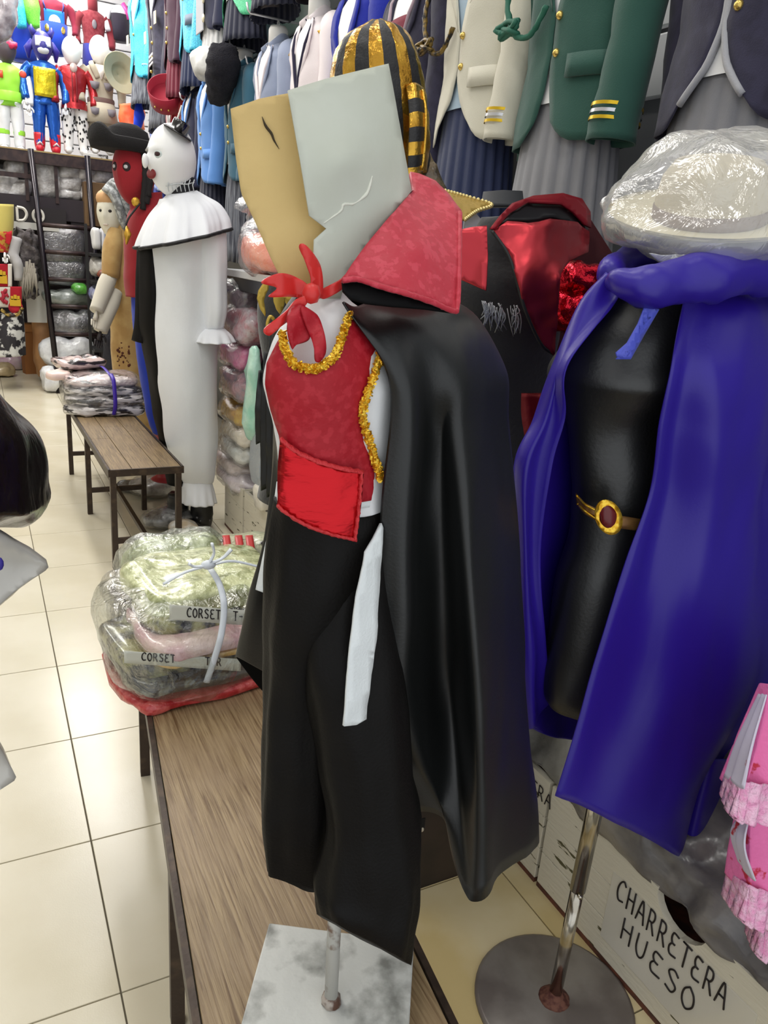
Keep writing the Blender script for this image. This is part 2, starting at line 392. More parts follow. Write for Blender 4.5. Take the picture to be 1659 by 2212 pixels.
crate(3.47, 3.78, 'last white crate at the clown costume boots', x=1.08)

# ================================================================ SHELF RACK, right side
rack = thing('shelf_rack', 'black steel shelf rack with white edged counter along the right wall', 'shelf', (1.42, 2.6, 0))
build('counter_top', MB().box((1.43, 2.71, 1.285), (.34, 1.16, .016)), M((222, 222, 222), rough=.35), rack, smooth=False, bevel=.003)
build('front_rail', MB().box((1.115, 2.71, 1.24), (.015, 1.16, .028)), M((52, 56, 62), rough=.3, metal=.5), rack, smooth=False)
for y in (1.6, 2.3, 3.05, 3.84):
    build('post', MB().box((1.475, y, .62) if y < 2 else (1.475, y, .62), (.016, .016, .62)), black, rack, smooth=False)
build('post', MB().box((1.12, 3.845, .78), (.012, .02, .49)), M((206, 200, 182), rough=.5), rack, smooth=False, label='cream front post')
build('post', MB().box((1.11, 3.16, .78), (.018, .022, .49)), black, rack, smooth=False, label='black front post')
build('shelf_board', MB().box((1.45, 2.71, .30), (.30, 1.15, .008)), black, rack, smooth=False)
build('back_panel', MB().box((1.755, 2.71, .65), (.008, 1.16, .62)), M((30, 24, 28), rough=.8), rack, smooth=False)
build('end_panel', MB().box((1.43, 3.86, .65), (.32, .006, .62)), M((24, 20, 22), rough=.8), rack, smooth=False)

def pillow(mb, c, h, rz=0, e=.55, n=26, R=None, mi=0):
    return mb.ell(c, h, n, R if R is not None else rot('Z', rz), e, mi)
def bag(name, c, h, mat, label, cat='bag', rz=0, e=.75, wr=.02, s=9, group=None, R=None, tie=None, shell=None, n=26):
    """a filled plastic bag: crumpled body (and a knotted neck, and a clear skin)"""
    c = np.array(c, float); h = np.array(h, float)
    t = thing(name, label, cat, c - np.array([0, 0, h[2]]), group)
    build('bag_body', pillow(MB(), c, h, rz, e, n, R), mat, t, wr=(wr, s))
    if shell: build('plastic_skin', pillow(MB(), c, h + .012, rz, e, n, R), shell, t, wr=(wr * 1.3, s))
    if tie is not None:
        d = np.array(tie, float); L = np.linalg.norm(d); d /= L; b = c + d * (np.abs(d) @ h) * .92
        build('knotted_neck', MB().tube([b, b + d * L * .35, b + d * L * .5, b + d * L], [.03, .010, .012, .045], 12, True, 14), shell or mat, t, wr=(.008, 40))
    return t
CL = clear(base=.06, milk=.03); CLM = clear((235, 235, 238), base=.16, milk=.22); CLG = clear((205, 205, 210), base=.2, milk=.12)
# bags on the counter
bag('bag', P(545, 545, 3.35) * [1, 1, 0] + [.09, 0, 1.385], (.13, .17, .085), bagged((246, 122, 88), (255, 168, 138), cs=9), 'orange clothes in a knotted clear bag on the counter', wr=.025, tie=(-.05, -.03, .06), shell=CL, e=.8)
bag('bag', PZ(590, 590, 1.36) * 0 + [1.2, 2.95, 1.352], (.08, .12, .052), bagged((196, 200, 200), (120, 128, 130), cs=18), 'grey silver crumpled plastic bag on the counter edge', wr=.03, s=14)
bag('bag', (1.33, 3.75, 1.42), (.16, .14, .13), bagged((176, 178, 182), (120, 122, 126), cs=12), 'tall clear grey bag behind the orange bag', wr=.03, shell=CLG)
# bags in the rack bays beside the clown costume
bays = [((512, 640), .12, (.16, .13, .07), (70, 52, 62), (128, 106, 116), 'dark violet clothes in clear plastic high in the rack'),
        ((520, 700), .10, (.15, .16, .085), (206, 190, 196), (190, 108, 120), 'pale pink spotted clothes bag under the dark violet bag'),
        ((510, 765), .10, (.15, .13, .06), (226, 92, 160), (240, 170, 200), 'hot pink clothes bag in the middle of the rack'),
        ((515, 830), .10, (.15, .14, .07), (120, 116, 130), (206, 150, 160), 'grey and pink mixed clothes bag below the hot pink one'),
        ((512, 890), .10, (.14, .13, .05), (222, 182, 40), (190, 140, 40), 'yellow folded clothes bag low in the rack'),
        ((520, 935), .06, (.14, .14, .045), (236, 226, 206), (206, 196, 176), 'cream folded clothes bag on the yellow one'),
        ((515, 970), .05, (.14, .15, .045), (228, 228, 222), (190, 194, 190), 'white crumpled clothes bag above the last crates'),
        ((500, 998), .03, (.13, .16, .04), (220, 204, 200), (190, 170, 160), 'beige pink bag second from the crate top'),
        ((505, 1030), .0, (.12, .17, .04), (232, 222, 224), (206, 190, 196), 'white bag with pink print lying on the crate')]
for (px, py), dx, h, a, b_, lab in bays:
    c = PX(px + 12, py, 1.13 + dx * .25); h = (.085, h[1] + .05, h[2])
    bag('bag', c, h, bagged(a, b_, cs=20), lab, wr=.03, s=13, group='bagged clothes in the rack', e=.7, shell=CL)
bag('bag', PX(546, 850, 1.06), (.035, .07, .215), bagged((150, 206, 184), (190, 226, 208), cs=10), 'mint green plastic bag hanging at the rack post', wr=.02, s=10, e=.8)
bag('bag', PX(556, 990, 1.07), (.018, .07, .12), clear((205, 214, 222), base=.25, milk=.3), 'clear sleeve of carded goods hanging beside the black costume', wr=.008, e=.4)
bag('bag', PX(567, 1075, 1.08), (.03, .06, .055), bagged((226, 220, 206), (70, 90, 180), cs=18, lo=.6, hi=.68), 'white packet with blue mark on the crate rim', wr=.01, e=.5)
# dark grey plastic covers over the near crates
cov = M((92, 88, 88), rough=.3, col2=(140, 134, 126), cs=9, bump=.5, bs=22, coat=.4, stretch=(1, .5, 1))
cov2 = M((150, 148, 140), rough=.35, col2=(106, 102, 98), cs=7, bump=.5, bs=20, coat=.4)
def cover(name, y0, y1, zt, x0, mat, label, seed):
    rr = random.Random(seed); rows = []
    for k, (dx, z) in enumerate(((-.004, .288), (-.002, .32), (.03, .37), (.10, zt * .78), (.20, zt), (.32, zt * .92))):
        rows.append([(x0 + dx + rr.uniform(-.008, .012) * (k > 1), y, z + (rr.uniform(-.016, .010) if k == 0 else rr.uniform(-.02, .02))) for y in np.linspace(y0, y1, 9)])
    solo(name, MB().patch(rows, 50, 34, pix=False), mat, label, 'plastic sheet', solid=.003, wr=(.022, 10))
cover('plastic_cover', .50, 1.06, .50, 1.095, cov, 'dark grey plastic over the near crate under the purple cape', 3)
cover('plastic_cover', 1.08, 1.75, .56, 1.10, cov2, 'folded pale grey plastic over the crate behind the black cape', 5)
# ================================================================ FOREGROUND CAPED COSTUME STAND
red_jac = M((162, 20, 34), rough=.5, col2=(174, 34, 46), cs=120, lo=.50, hi=.58, bump=.10, bs=90, spec=.3)
coll_jac = M((180, 42, 58), rough=.5, col2=(194, 58, 74), cs=120, lo=.52, hi=.58, bump=.10, bs=90, sheen=.08, spec=.35)
white_cl = cloth((222, 226, 226)); shirt_w = satin((226, 226, 226), rough=.5)
blk_satin = M((8, 10, 10), rough=.42, bump=.04, bs=300, spec=.6)
blk_cloth = M((12, 10, 9), rough=.55, bump=.1, bs=300, spec=.16)
blk_lining = M((7, 7, 8), rough=.8, spec=.15)
gold_t = M((206, 150, 28), rough=.28, metal=.75, col2=(240, 200, 70), cs=160)
red_rib = satin((206, 38, 34), rough=.4); red_foil = M((196, 30, 38), rough=.3, metal=.85, bump=.5, bs=16, spec=.6, stretch=(1, 1, 2.4))
red_hem = M((196, 40, 46), rough=.6, bump=.4, bs=260)
mq = thing('costume_stand', 'headless child costume stand in red vest, black trousers and black red collared cape', 'costume display', (.345, .68, .46))
pm = M((208, 208, 202), rough=.45, col2=(132, 132, 126), cs=20, lo=.52, hi=.72, bump=.2, bs=30)
C4 = [np.array(q) for q in ((.304, .819), (.482, .709), (.405, .575), (.227, .685))]; cc = sum(C4) / 4
ang = math.atan2(C4[1][1] - C4[0][1], C4[1][0] - C4[0][0])
bp_ = build('base_plate', MB().box((cc[0], cc[1], .4715), (.105, .078, .0095), ang), pm, mq, smooth=False, bevel=.002, label='white painted scuffed steel base plate')
build('weld', MB().lathe((.339, .669, .481), [(.0, .012), (.007, .014), (.012, .008), (.0135, .002), (.012, 0)][::-1], 16), M((92, 62, 48), rough=.6, col2=(170, 160, 150), cs=90), bp_, wr=(.003, 120))
build('pole', MB().tube([(.339, .669, .482), (.335, .675, .80)], .0088, 14), chipped((190, 190, 184), (120, 96, 80), 40, .58, .68), mq)
TR = [(662, 622, 742, 620, .685, .018), (655, 650, 752, 648, .685, .024), (622, 690, 795, 680, .68, .034), (592, 745, 838, 735, .68, .045), (574, 820, 856, 812, .68, .056),
      (582, 868, 852, 860, .68, .055), (597, 930, 848, 925, .68, .050), (605, 1000, 846, 1000, .68, .046), (602, 1098, 838, 1096, .68, .050)]
_tr = np.array(TR)
def front(off=.0, rows=_tr):
    def f(x, y):
        yy = (rows[:, 1] + rows[:, 3]) / 2; g = lambda k: np.interp(y, yy, rows[:, k])
        c, hw = (g(0) + g(2)) / 2, (g(2) - g(0)) / 2
        q = max(-1, min(1, (x - c) / hw)); return g(4) - g(5) * math.sqrt(max(.02, 1 - q * q)) - off * (1 + 2.2 * q ** 4)
    return f
build('shirt', MB().loft(TR, 44, 60), shirt_w, mq, wr=(.0012, 40, 2))
vest_o = [(612, 720), (600, 740), (577, 785), (573, 830), (585, 885), (603, 940), (613, 1000), (625, 1040), (700, 1078), (770, 1086), (826, 1076), (824, 1035), (812, 985), (796, 935), (792, 880), (812, 810), (826, 765), (812, 740), (785, 708), (757, 680), (748, 690), (738, 728), (720, 768), (690, 790), (660, 793), (630, 780), (618, 750)]
fy = front(.006)
vest = build('vest', MB().sheet(vest_o, fy, 11), red_jac, mq, solid=.002, wr=(.001, 30))
def tinsel(path, Yf, wdt, n, seed, r=.0032):
    rr = random.Random(seed); p = cr(path, n); mb = MB()
    pts = [P(x, y, Yf(x, y)) for x, y in p]; mb.tube(pts, r, 6)
    for q in pts:
        for k in range(7):
            a, b_, c_ = rr.uniform(-3, 3), rr.uniform(-3, 3), rr.uniform(-3, 3)
            R = np.array(Matrix.Rotation(a, 3, 'X') @ Matrix.Rotation(b_, 3, 'Y') @ Matrix.Rotation(c_, 3, 'Z'))
            mb.box(q + np.array([rr.uniform(-1, 1) * wdt, rr.uniform(-.5, .2) * wdt, rr.uniform(-1, 1) * wdt]), (.0021, .0006, .0012), R=R)
    return mb
fy2 = front(.0105)
build('gold_trim', tinsel([(610, 722), (615, 752), (632, 782), (662, 796), (692, 792), (722, 768), (738, 730), (753, 682)], fy2, .0028, 80, 1, .0026), gold_t, vest, smooth=False, label='gold tinsel neckline trim')
build('gold_trim', tinsel([(822, 762), (812, 800), (795, 845), (784, 885), (789, 925), (803, 970), (815, 1010), (823, 1033)], fy2, .0030, 80, 2, .0028), gold_t, vest, smooth=False, label='gold tinsel side edge trim')
# sash
so = [(606, 945), (640, 973), (690, 996), (740, 1010), (785, 1018), (779, 1085), (769, 1170), (718, 1158), (660, 1137), (620, 1112), (599, 1094), (601, 1020)]
fs = lambda x, y: front(.010)(x, min(y, 1098) - 0) - max(0, (x - 700) * 6e-5)
sash = build('sash', MB().sheet(so, fs, 12), red_foil, mq, solid=.003, wr=(.0016, 34), label='shiny red metallic sash')
for path in ([(606, 947), (640, 975), (690, 998), (740, 1012), (784, 1020)], [(600, 1092), (620, 1110), (660, 1134), (718, 1155), (768, 1167)], [(781, 1020), (775, 1090), (766, 1166)]):
    build('sash_hem', MB().tube([P(x, y, fs(x, y) - .002) for x, y in cr(path, 40)], .0032, 8, flat=.5), red_hem, sash, wr=(.0012, 300))
build('shirt_hem', MB().sheet([(778, 1083), (824, 1076), (826, 1092), (776, 1098)], front(.006), 9), white_cl, mq, solid=.002)
# trousers
fold = lambda th, t: .05 * t * math.sin(5 * th + 3 * t) + .03 * math.sin(9 * th + 1) * (.4 + t)
tm = MB().loft([(599, 1086, 826, 1080, .68, .053), (590, 1180, 840, 1180, .68, .056), (580, 1300, 790, 1300, .68, .05), (572, 1450, 735, 1460, .69, .042), (566, 1650, 724, 1680, .69, .036), (567, 1780, 724, 1800, .69, .03), (577, 1886, 724, 1912, .69, .018)], 44, 60, fold)
tm.loft([(690, 1120, 838, 1110, .675, .045), (662, 1300, 852, 1290, .665, .046), (655, 1450, 866, 1450, .65, .048), (690, 1650, 884, 1650, .635, .045), (712, 1800, 900, 1780, .625, .042), (697, 1915, 882, 1900, .615, .04, -.02), (700, 1960, 872, 2000, .605, .035, -.02), (708, 1985, 862, 2072, .60, .03, -.022)], 44, 60, fold)
build('trousers', tm, blk_cloth, mq, wr=(.004, 22, 2.5))
# elastic gathers at the waist are part of the trousers; loose white sleeve ends hang beside them
build('sleeve', MB().sheet([(822, 1130), (805, 1165), (788, 1192), (770, 1290), (752, 1430), (742, 1568), (768, 1565), (790, 1553), (800, 1455), (812, 1380), (820, 1250), (826, 1140)], rbf([(822, 1130, .625), (790, 1190, .612), (745, 1566, .585), (795, 1550, .592), (765, 1400, .594), (822, 1300, .612)]), 14), white_cl, mq, solid=.003, wr=(.002, 30), label='empty white shirt sleeve end')
build('sleeve', MB().sheet([(600, 1040), (594, 1085), (572, 1190), (554, 1273), (584, 1284), (586, 1200), (606, 1110), (612, 1050)], rbf([(600, 1040, .70), (554, 1273, .72), (584, 1284, .70), (606, 1110, .69)]), 12), white_cl, mq, solid=.003, label='empty white shirt sleeve end behind the trousers')
# cape
cape_rows = [
 [(640, 640, .675), (648, 630, .70), (680, 624, .735), (730, 624, .74), (795, 640, .725), (795, 655, .69), (778, 660, .67), (760, 660, .655), (741, 652, .645)],
 [(612, 722, .70), (600, 715, .72), (660, 690, .78), (800, 672, .78), (1000, 662, .74), (955, 690, .665), (890, 702, .64), (832, 722, .628), (788, 722, .628)],
 [(604, 830, .72), (594, 820, .75), (660, 800, .81), (860, 790, .81), (1083, 795, .74), (1012, 810, .635), (945, 825, .632), (885, 822, .612), (833, 800, .618)],
 [(602, 930, .73), (598, 925, .77), (660, 900, .83), (880, 900, .82), (1094, 905, .74), (1006, 925, .632), (945, 935, .655), (895, 925, .612), (844, 890, .618)],
 [(606, 1085, .76), (584, 1075, .775), (660, 1080, .85), (900, 1080, .84), (1105, 1070, .745), (1020, 1095, .625), (945, 1105, .668), (882, 1105, .62), (823, 1100, .624)],
 [(592, 1290, .80), (547, 1278, .815), (650, 1300, .88), (910, 1300, .86), (1118, 1290, .745), (1034, 1320, .612), (955, 1330, .675), (882, 1330, .625), (815, 1330, .628)],
 [(575, 1420, .84), (519, 1398, .855), (650, 1480, .92), (915, 1480, .87), (1130, 1500, .745), (1046, 1560, .605), (975, 1560, .68), (890, 1560, .635), (800, 1560, .64)],
 [(570, 1450, .85), (513, 1424, .865), (650, 1560, .94), (920, 1640, .88), (1153, 1790, .735), (1060, 1915, .605), (1004, 1925, .612), (955, 1765, .665), (882, 1757, .68)]]
cape = build('cape', MB().patch(cape_rows, 110, 84, fold=lambda u, v: (0, (0 if u < .2 else 1) * min(1, v * 1.5) * (.005 * math.sin(2 * PI * 5 * u + 1.5 * v) + .0025 * math.sin(2 * PI * 8 * u - 2 * v)), 0)), [blk_satin, blk_lining], mq, solid=.002, wr=(.006, 11, 3), label='black satin cape')
cape.modifiers['solid'].material_offset = 1
stand_o = [(885, 374), (905, 378), (938, 395), (968, 422), (995, 458), (994, 560), (990, 662), (980, 673), (966, 666), (930, 653), (880, 637), (820, 620), (772, 605), (737, 608), (760, 572), (790, 530), (850, 460), (893, 412)]
cY = rbf([(885, 374, .735), (995, 458, .70), (985, 672, .625), (880, 637, .612), (737, 607, .632), (850, 460, .672), (900, 540, .640), (940, 430, .715)])
collar = build('collar', MB().sheet(stand_o, cY, 13), coll_jac, cape, solid=.004, wr=(.0015, 40), label='red jacquard stand collar')
build('collar_hem', MB().tube([P(x, y, cY(x, y) - .003) for x, y in cr([(740, 606), (772, 603), (820, 618), (880, 635), (930, 651), (978, 671), (988, 660), (992, 560), (993, 460)], 90)], .0026, 8), coll_jac, collar, wr=(.0006, 250))
build('collar_lining', MB().sheet([(738, 610), (772, 607), (830, 625), (890, 644), (940, 662), (978, 676), (920, 668), (850, 662), (790, 655), (756, 645), (740, 628)], lambda x, y: cY(x, y) + .006, 12), blk_lining, collar, solid=.003, label='black collar lining')
build('collar_back', MB().sheet([(660, 600), (690, 520), (780, 470), (885, 385), (960, 440), (985, 560), (940, 640), (800, 640), (700, 640)], rbf([(660, 600, .72), (885, 385, .752), (985, 560, .72), (800, 640, .71), (780, 470, .745)]), 20), red_jac, cape, solid=.004)
# ribbon bow and red neck tie
rY = lambda x, y: .652 - .00006 * abs(x - 670)
bow = build('ribbon_bow', MB().lathe(P(672, 634, .645), [(.0, -.009), (.006, -.007), (.0085, 0), (.006, .007), (0, .009)], 12), red_rib, mq, label='red ribbon bow')
for o_, lift in (([(646, 533), (660, 529), (690, 570), (698, 612), (693, 642), (668, 645), (672, 603), (660, 567)], 0), ([(566, 612), (580, 598), (612, 590), (650, 604), (672, 624), (665, 642), (622, 641), (580, 641), (598, 622)], .004),
                 ([(668, 640), (655, 666), (612, 701), (582, 725), (572, 709), (618, 672), (640, 646)], -.006), ([(688, 631), (712, 616), (735, 604), (755, 584), (763, 598), (738, 625), (700, 646)], .004)):
    build('ribbon', MB().sheet(o_, lambda x, y: rY(x, y) + lift + .003 * math.sin(x / 9.), 8, sm=46), red_rib, bow, solid=.0016)
for o_, l in (([(628, 668), (655, 660), (672, 698), (668, 731), (640, 745), (630, 752), (620, 700)], .0), ([(650, 664), (672, 672), (690, 690), (703, 730), (701, 765), (683, 782), (676, 742), (660, 702)], -.004)):
    build('neck_tie', MB().sheet(o_, lambda x, y: front(.012)(x, y) + l + .004 * math.sin((x + y) / 18.), 8, sm=40), red_jac, mq, solid=.0025, label='red pointed neck tie')
# paper sheets standing in place of a head
kraft = M((206, 178, 118), rough=.7, col2=(190, 160, 100), cs=3, bump=.06, bs=200)
card = M((192, 195, 182), rough=.7, col2=(178, 180, 162), cs=2.2, lo=.45, hi=.55, bump=.04, bs=120)
bo = [(498, 234), (560, 214), (626, 202), (660, 300), (680, 420), (706, 494), (690, 560), (698, 632), (668, 640), (636, 640), (612, 612), (586, 560), (552, 480), (523, 422), (520, 410), (510, 345)]
bY = rbf([(498, 234, .715), (626, 202, .705), (612, 612, .678), (698, 632, .676), (680, 400, .69), (520, 420, .70)])
bb = solo('cardboard_sheet', MB().sheet(bo, bY, 18), kraft, 'torn brown kraft card standing in the stand neck behind the white card', 'cardboard', solid=.0016, wr=(.002, 14))
crk = MB(); pp = [P(x, y, bY(x, y) - .0015) for x, y in ((566, 252), (574, 272), (586, 288), (592, 303), (603, 322))]; crk.tube(pp, [.0004, .0022, .0022, .0016, .0003], 6, True, 20, flat=.4)
build('crack', crk, M((62, 52, 36), rough=.9), bb, label='dark torn crack')
wo = [(622, 195), (700, 172), (838, 138), (865, 275), (888, 412), (830, 490), (760, 585), (742, 620), (735, 645), (690, 645), (684, 620), (676, 570), (678, 518), (704, 494), (668, 466), (648, 345)]
wY = rbf([(622, 195, .69), (838, 138, .70), (888, 412, .70), (740, 640, .664), (676, 570, .664), (700, 494, .672), (740, 350, .668)])
ww = solo('white_card', MB().sheet(wo, wY, 18), card, 'large pale white card standing in the neck of the black caped stand', 'cardboard', solid=.0016, wr=(.0012, 10))
build('torn_crease', MB().tube([P(x, y, wY(x, y) - .0012) for x, y in cr([(700, 482), (735, 456), (742, 442), (765, 440), (790, 420), (800, 395), (804, 380)], 40)], [.0006, .0014, .001, .0018, .0008], 6), M((214, 214, 200), rough=.8), ww, wr=(.0008, 200))

# ================================================================ PURPLE CAPED MANNEQUIN
leather = M((16, 16, 16), rough=.44, bump=.06, bs=160, spec=.8)
purple = M((42, 23, 140), rough=.36, bump=.03, bs=260, spec=.42)
chrome = M((200, 196, 186), rough=.16, metal=1, col2=(168, 160, 146), cs=14)
pq = thing('caped_mannequin', 'mannequin torso on chrome pole in black leather suit under a purple hooded cape', 'costume display', (.93, .84, 0))
disc = M((146, 140, 134), rough=.34, metal=.25, col2=(110, 102, 98), cs=6, bump=.1, bs=20)
dsk = build('base_disc', MB().lathe((.93, .84, 0), [(.16, 0), (.16, .006), (.152, .010), (.0, .013)][::1], 48), disc, pq, label='round grey steel floor base')
build('rust_collar', MB().lathe((.93, .84, .010), [(.034, 0), (.028, .006), (.018, .012), (.012, .022)], 20), M((70, 30, 24), rough=.8, col2=(110, 70, 56), cs=80), dsk, wr=(.003, 90))
build('pole', MB().tube([(.93, .84, .012), (.937, .84, .30)], .0128, 18), chrome, pq, label='thick lower chrome tube')
build('pole', MB().tube([(.937, .84, .285), (.944, .84, .62)], .0152, 18), chrome, pq, label='upper chrome tube')
build('clamp_screw', MB().tube([(.925, .826, .292), (.922, .815, .292)], .004, 8), chrome, pq)
PR = [(1395, 600, 1490, 596, .885, .035), (1335, 650, 1545, 640, .885, .055), (1275, 715, 1560, 700, .885, .075), (1230, 770, 1520, 755, .895, .10), (1216, 815, 1505, 800, .895, .118), (1219, 850, 1500, 840, .895, .104), (1236, 920, 1490, 910, .89, .070), (1246, 1010, 1490, 1000, .885, .068), (1250, 1085, 1490, 1070, .885, .070), (1240, 1180, 1510, 1160, .885, .080), (1215, 1265, 1515, 1245, .885, .088), (1195, 1400, 1440, 1400, .885, .075), (1184, 1500, 1420, 1500, .885, .065), (1195, 1535, 1400, 1530, .885, .055)]
build('torso', MB().loft(PR, 48, 70), leather, pq, wr=(.0022, 20, 2), label='black leather suit torso')
pf = front(.004, np.array(PR))
blt = build('belt', MB().patch([[(1246, 1066, .0), (1262, 1088, 0), (1290, 1104, 0), (1330, 1118, 0), (1390, 1128, 0)], [(1250, 1094, 0), (1268, 1112, 0), (1292, 1128, 0), (1330, 1142, 0), (1390, 1150, 0)]], 30, 4) if False else MB().sheet([(1244, 1066), (1262, 1086), (1292, 1100), (1330, 1112), (1400, 1124), (1402, 1150), (1330, 1140), (1290, 1126), (1264, 1110), (1247, 1092)], pf, 10), M((96, 66, 48), rough=.35, metal=.6, col2=(150, 110, 60), cs=20), pq, solid=.003, label='bronze belt')
for o_ in ([(1245, 1070), (1264, 1090), (1292, 1104), (1330, 1116)], [(1247, 1088), (1266, 1106), (1290, 1121), (1330, 1135)]):
    build('gold_piping', MB().tube([P(x, y, pf(x, y) - .003) for x, y in cr(o_, 20)], .0018, 6), gold_t, blt)
el = lambda cx, cy, a, b_, n=28: [(cx + a * math.cos(t) + .16 * b_ * math.sin(t) , cy + b_ * math.sin(t)) for t in np.arange(n) * 2 * PI / n]
buck = build('buckle', MB().sheet(el(1314, 1117, 29, 38), lambda x, y: pf(x, y) - .006, 9), gold_t, blt, solid=.004, label='gold oval buckle')
build('buckle_stone', MB().sheet(el(1313, 1116, 19, 25), lambda x, y: pf(x, y) - .010 + .004 * (((x - 1313) / 19) ** 2 + ((y - 1116) / 25) ** 2), 7), M((96, 18, 22), rough=.3), buck, solid=.003, label='dark red oval stone')
crow = [
 [(1352, 612, .835), (1310, 588, .84), (1320, 585, .90), (1420, 570, .955), (1540, 575, .955), (1640, 600, .90), (1600, 620, .83), (1540, 630, .81), (1480, 640, .80)],
 [(1322, 660, .82), (1252, 655, .86), (1290, 660, .93), (1420, 660, .99), (1580, 660, .99), (1690, 660, .90), (1640, 680, .80), (1550, 690, .785), (1466, 690, .795)],
 [(1232, 790, .815), (1196, 790, .87), (1260, 790, .95), (1420, 790, 1.01), (1600, 790, 1.01), (1730, 790, .90), (1660, 800, .765), (1550, 810, .745), (1446, 790, .765)],
 [(1222, 905, .83), (1155, 905, .88), (1240, 920, .96), (1420, 920, 1.03), (1640, 920, 1.03), (1775, 920, .90), (1690, 930, .77), (1550, 940, .75), (1418, 910, .775)],
 [(1196, 1012, .85), (1112, 1015, .88), (1220, 1030, .97), (1420, 1040, 1.04), (1660, 1040, 1.04), (1800, 1040, .90), (1700, 1060, .80), (1550, 1070, .765), (1392, 1060, .80)],
 [(1172, 1200, .875), (1117, 1200, .89), (1220, 1210, .98), (1430, 1220, 1.05), (1680, 1220, 1.05), (1830, 1220, .90), (1710, 1240, .815), (1540, 1250, .765), (1335, 1205, .805)],
 [(1184, 1400, .89), (1126, 1400, .90), (1230, 1400, .99), (1440, 1400, 1.06), (1700, 1400, 1.06), (1840, 1420, .90), (1700, 1450, .82), (1520, 1480, .755), (1279, 1400, .80)],
 [(1196, 1508, .90), (1136, 1562, .90), (1240, 1540, 1.0), (1450, 1560, 1.07), (1640, 1600, 1.07), (1800, 1640, .92), (1560, 1720, .83), (1450, 1640, .752), (1232, 1560, .80)],
 [(1197, 1512, .905), (1135, 1567, .905), (1250, 1600, 1.0), (1450, 1640, 1.07), (1620, 1700, 1.07), (1760, 1760, .94), (1540, 1850, .86), (1385, 1806, .755), (1184, 1704, .80)]]
pc = build('cape', MB().patch(crow, 110, 84, fold=lambda u, v: (0, min(1, v * 1.6) * (.011 * math.sin(2 * PI * 6.5 * u + 1.2 * v + .6) + .006 * math.sin(2 * PI * 11 * u - 2 * v)), 0)), purple, pq, solid=.002, wr=(.009, 9, 3), label='purple blue satin cape')
build('cape_tail', MB().patch([[(1520, 1640, .80), (1545, 1640, .785), (1575, 1640, .80), (1600, 1640, .83)], [(1490, 1760, .80), (1512, 1765, .785), (1538, 1760, .80), (1590, 1740, .84)], [(1472, 1848, .80), (1498, 1856, .785), (1527, 1858, .80), (1590, 1820, .85)]], 24, 24), purple, pc, solid=.003)
hoodm = MB().tube([P(1318, 612, .83), P(1350, 606, .80), P(1420, 612, .775), P(1520, 596, .765), P(1620, 580, .77), P(1740, 575, .80), P(1800, 560, .90), P(1700, 545, .99), P(1560, 545, 1.01), P(1430, 548, .98), P(1340, 570, .92), P(1318, 600, .86)], [.012, .022, .027, .032, .036, .036, .034, .034, .034, .03, .024, .014], 18, True, 70)
build('hood_roll', hoodm, purple, pq, wr=(.012, 17), label='bunched purple hood')
for o_ in ([(1392, 662), (1420, 668), (1405, 700), (1372, 752), (1348, 776), (1332, 770), (1330, 762), (1366, 730)], [(1398, 664), (1424, 668), (1392, 722), (1362, 776), (1330, 776), (1350, 748)]):
    build('tie_ribbon', MB().sheet(o_, lambda x, y: .775 + .002 * math.sin(x / 11), 9), satin((74, 84, 196)), pq, solid=.0016, label='blue ribbon tie')
# hat in a clear bag lying on the neck
ht = thing('wrapped_hat', 'cream brimmed hat wrapped in crinkled clear plastic on the purple mannequin', 'hat', P(1500, 545, .86))
felt = M((226, 216, 184), rough=.6); felt2 = M((196, 182, 150), rough=.7)
Rh = np.array(Matrix.Rotation(math.radians(-14), 3, 'Y') @ Matrix.Rotation(math.radians(12), 3, 'X'))
hc = P(1530, 478, .87)
build('brim', MB().lathe(hc, [(.05, .006), (.10, .004), (.138, .008), (.146, .016), (.142, .012), (.10, -.003), (.05, -.001)], 44, Rh, caps=False), felt, ht)
build('crown', MB().lathe(hc, [(.078, .0), (.080, .03), (.074, .062), (.060, .082), (.03, .086), (.0, .082)], 40, Rh), felt2, ht)
build('hat_band', MB().lathe(hc, [(.0795, .004), (.0815, .006), (.0815, .022), (.0795, .024)], 40, Rh, caps=False), M((120, 92, 66), rough=.6), ht)
pb = MB(); G = []
prof = [(.0, -.062), (.05, -.056), (.10, -.038), (.150, -.014), (.166, .012), (.150, .042), (.118, .075), (.07, .108), (.0, .116)]
pl = cr(np.array(prof), 30)
pb.lathe(hc, [(max(r, .0008), z) for r, z in pl], 60, Rh)
build('plastic_wrap', pb, clear((252, 252, 250), base=.10, bs=11, bump=.8, rough=.12, milk=.20), ht, wr=(.018, 13), label='crinkled clear plastic wrap')
build('wrap_corner', MB().patch([[(1400, 545, .80), (1470, 552, .79), (1540, 545, .79), (1600, 528, .80)], [(1425, 562, .80), (1480, 560, .785), (1528, 580, .78), (1580, 545, .80)]], 26, 10), clear((250, 250, 246), base=.3, bs=26, bump=1.0, rough=.1, milk=.3), ht, wr=(.006, 30), solid=.001)
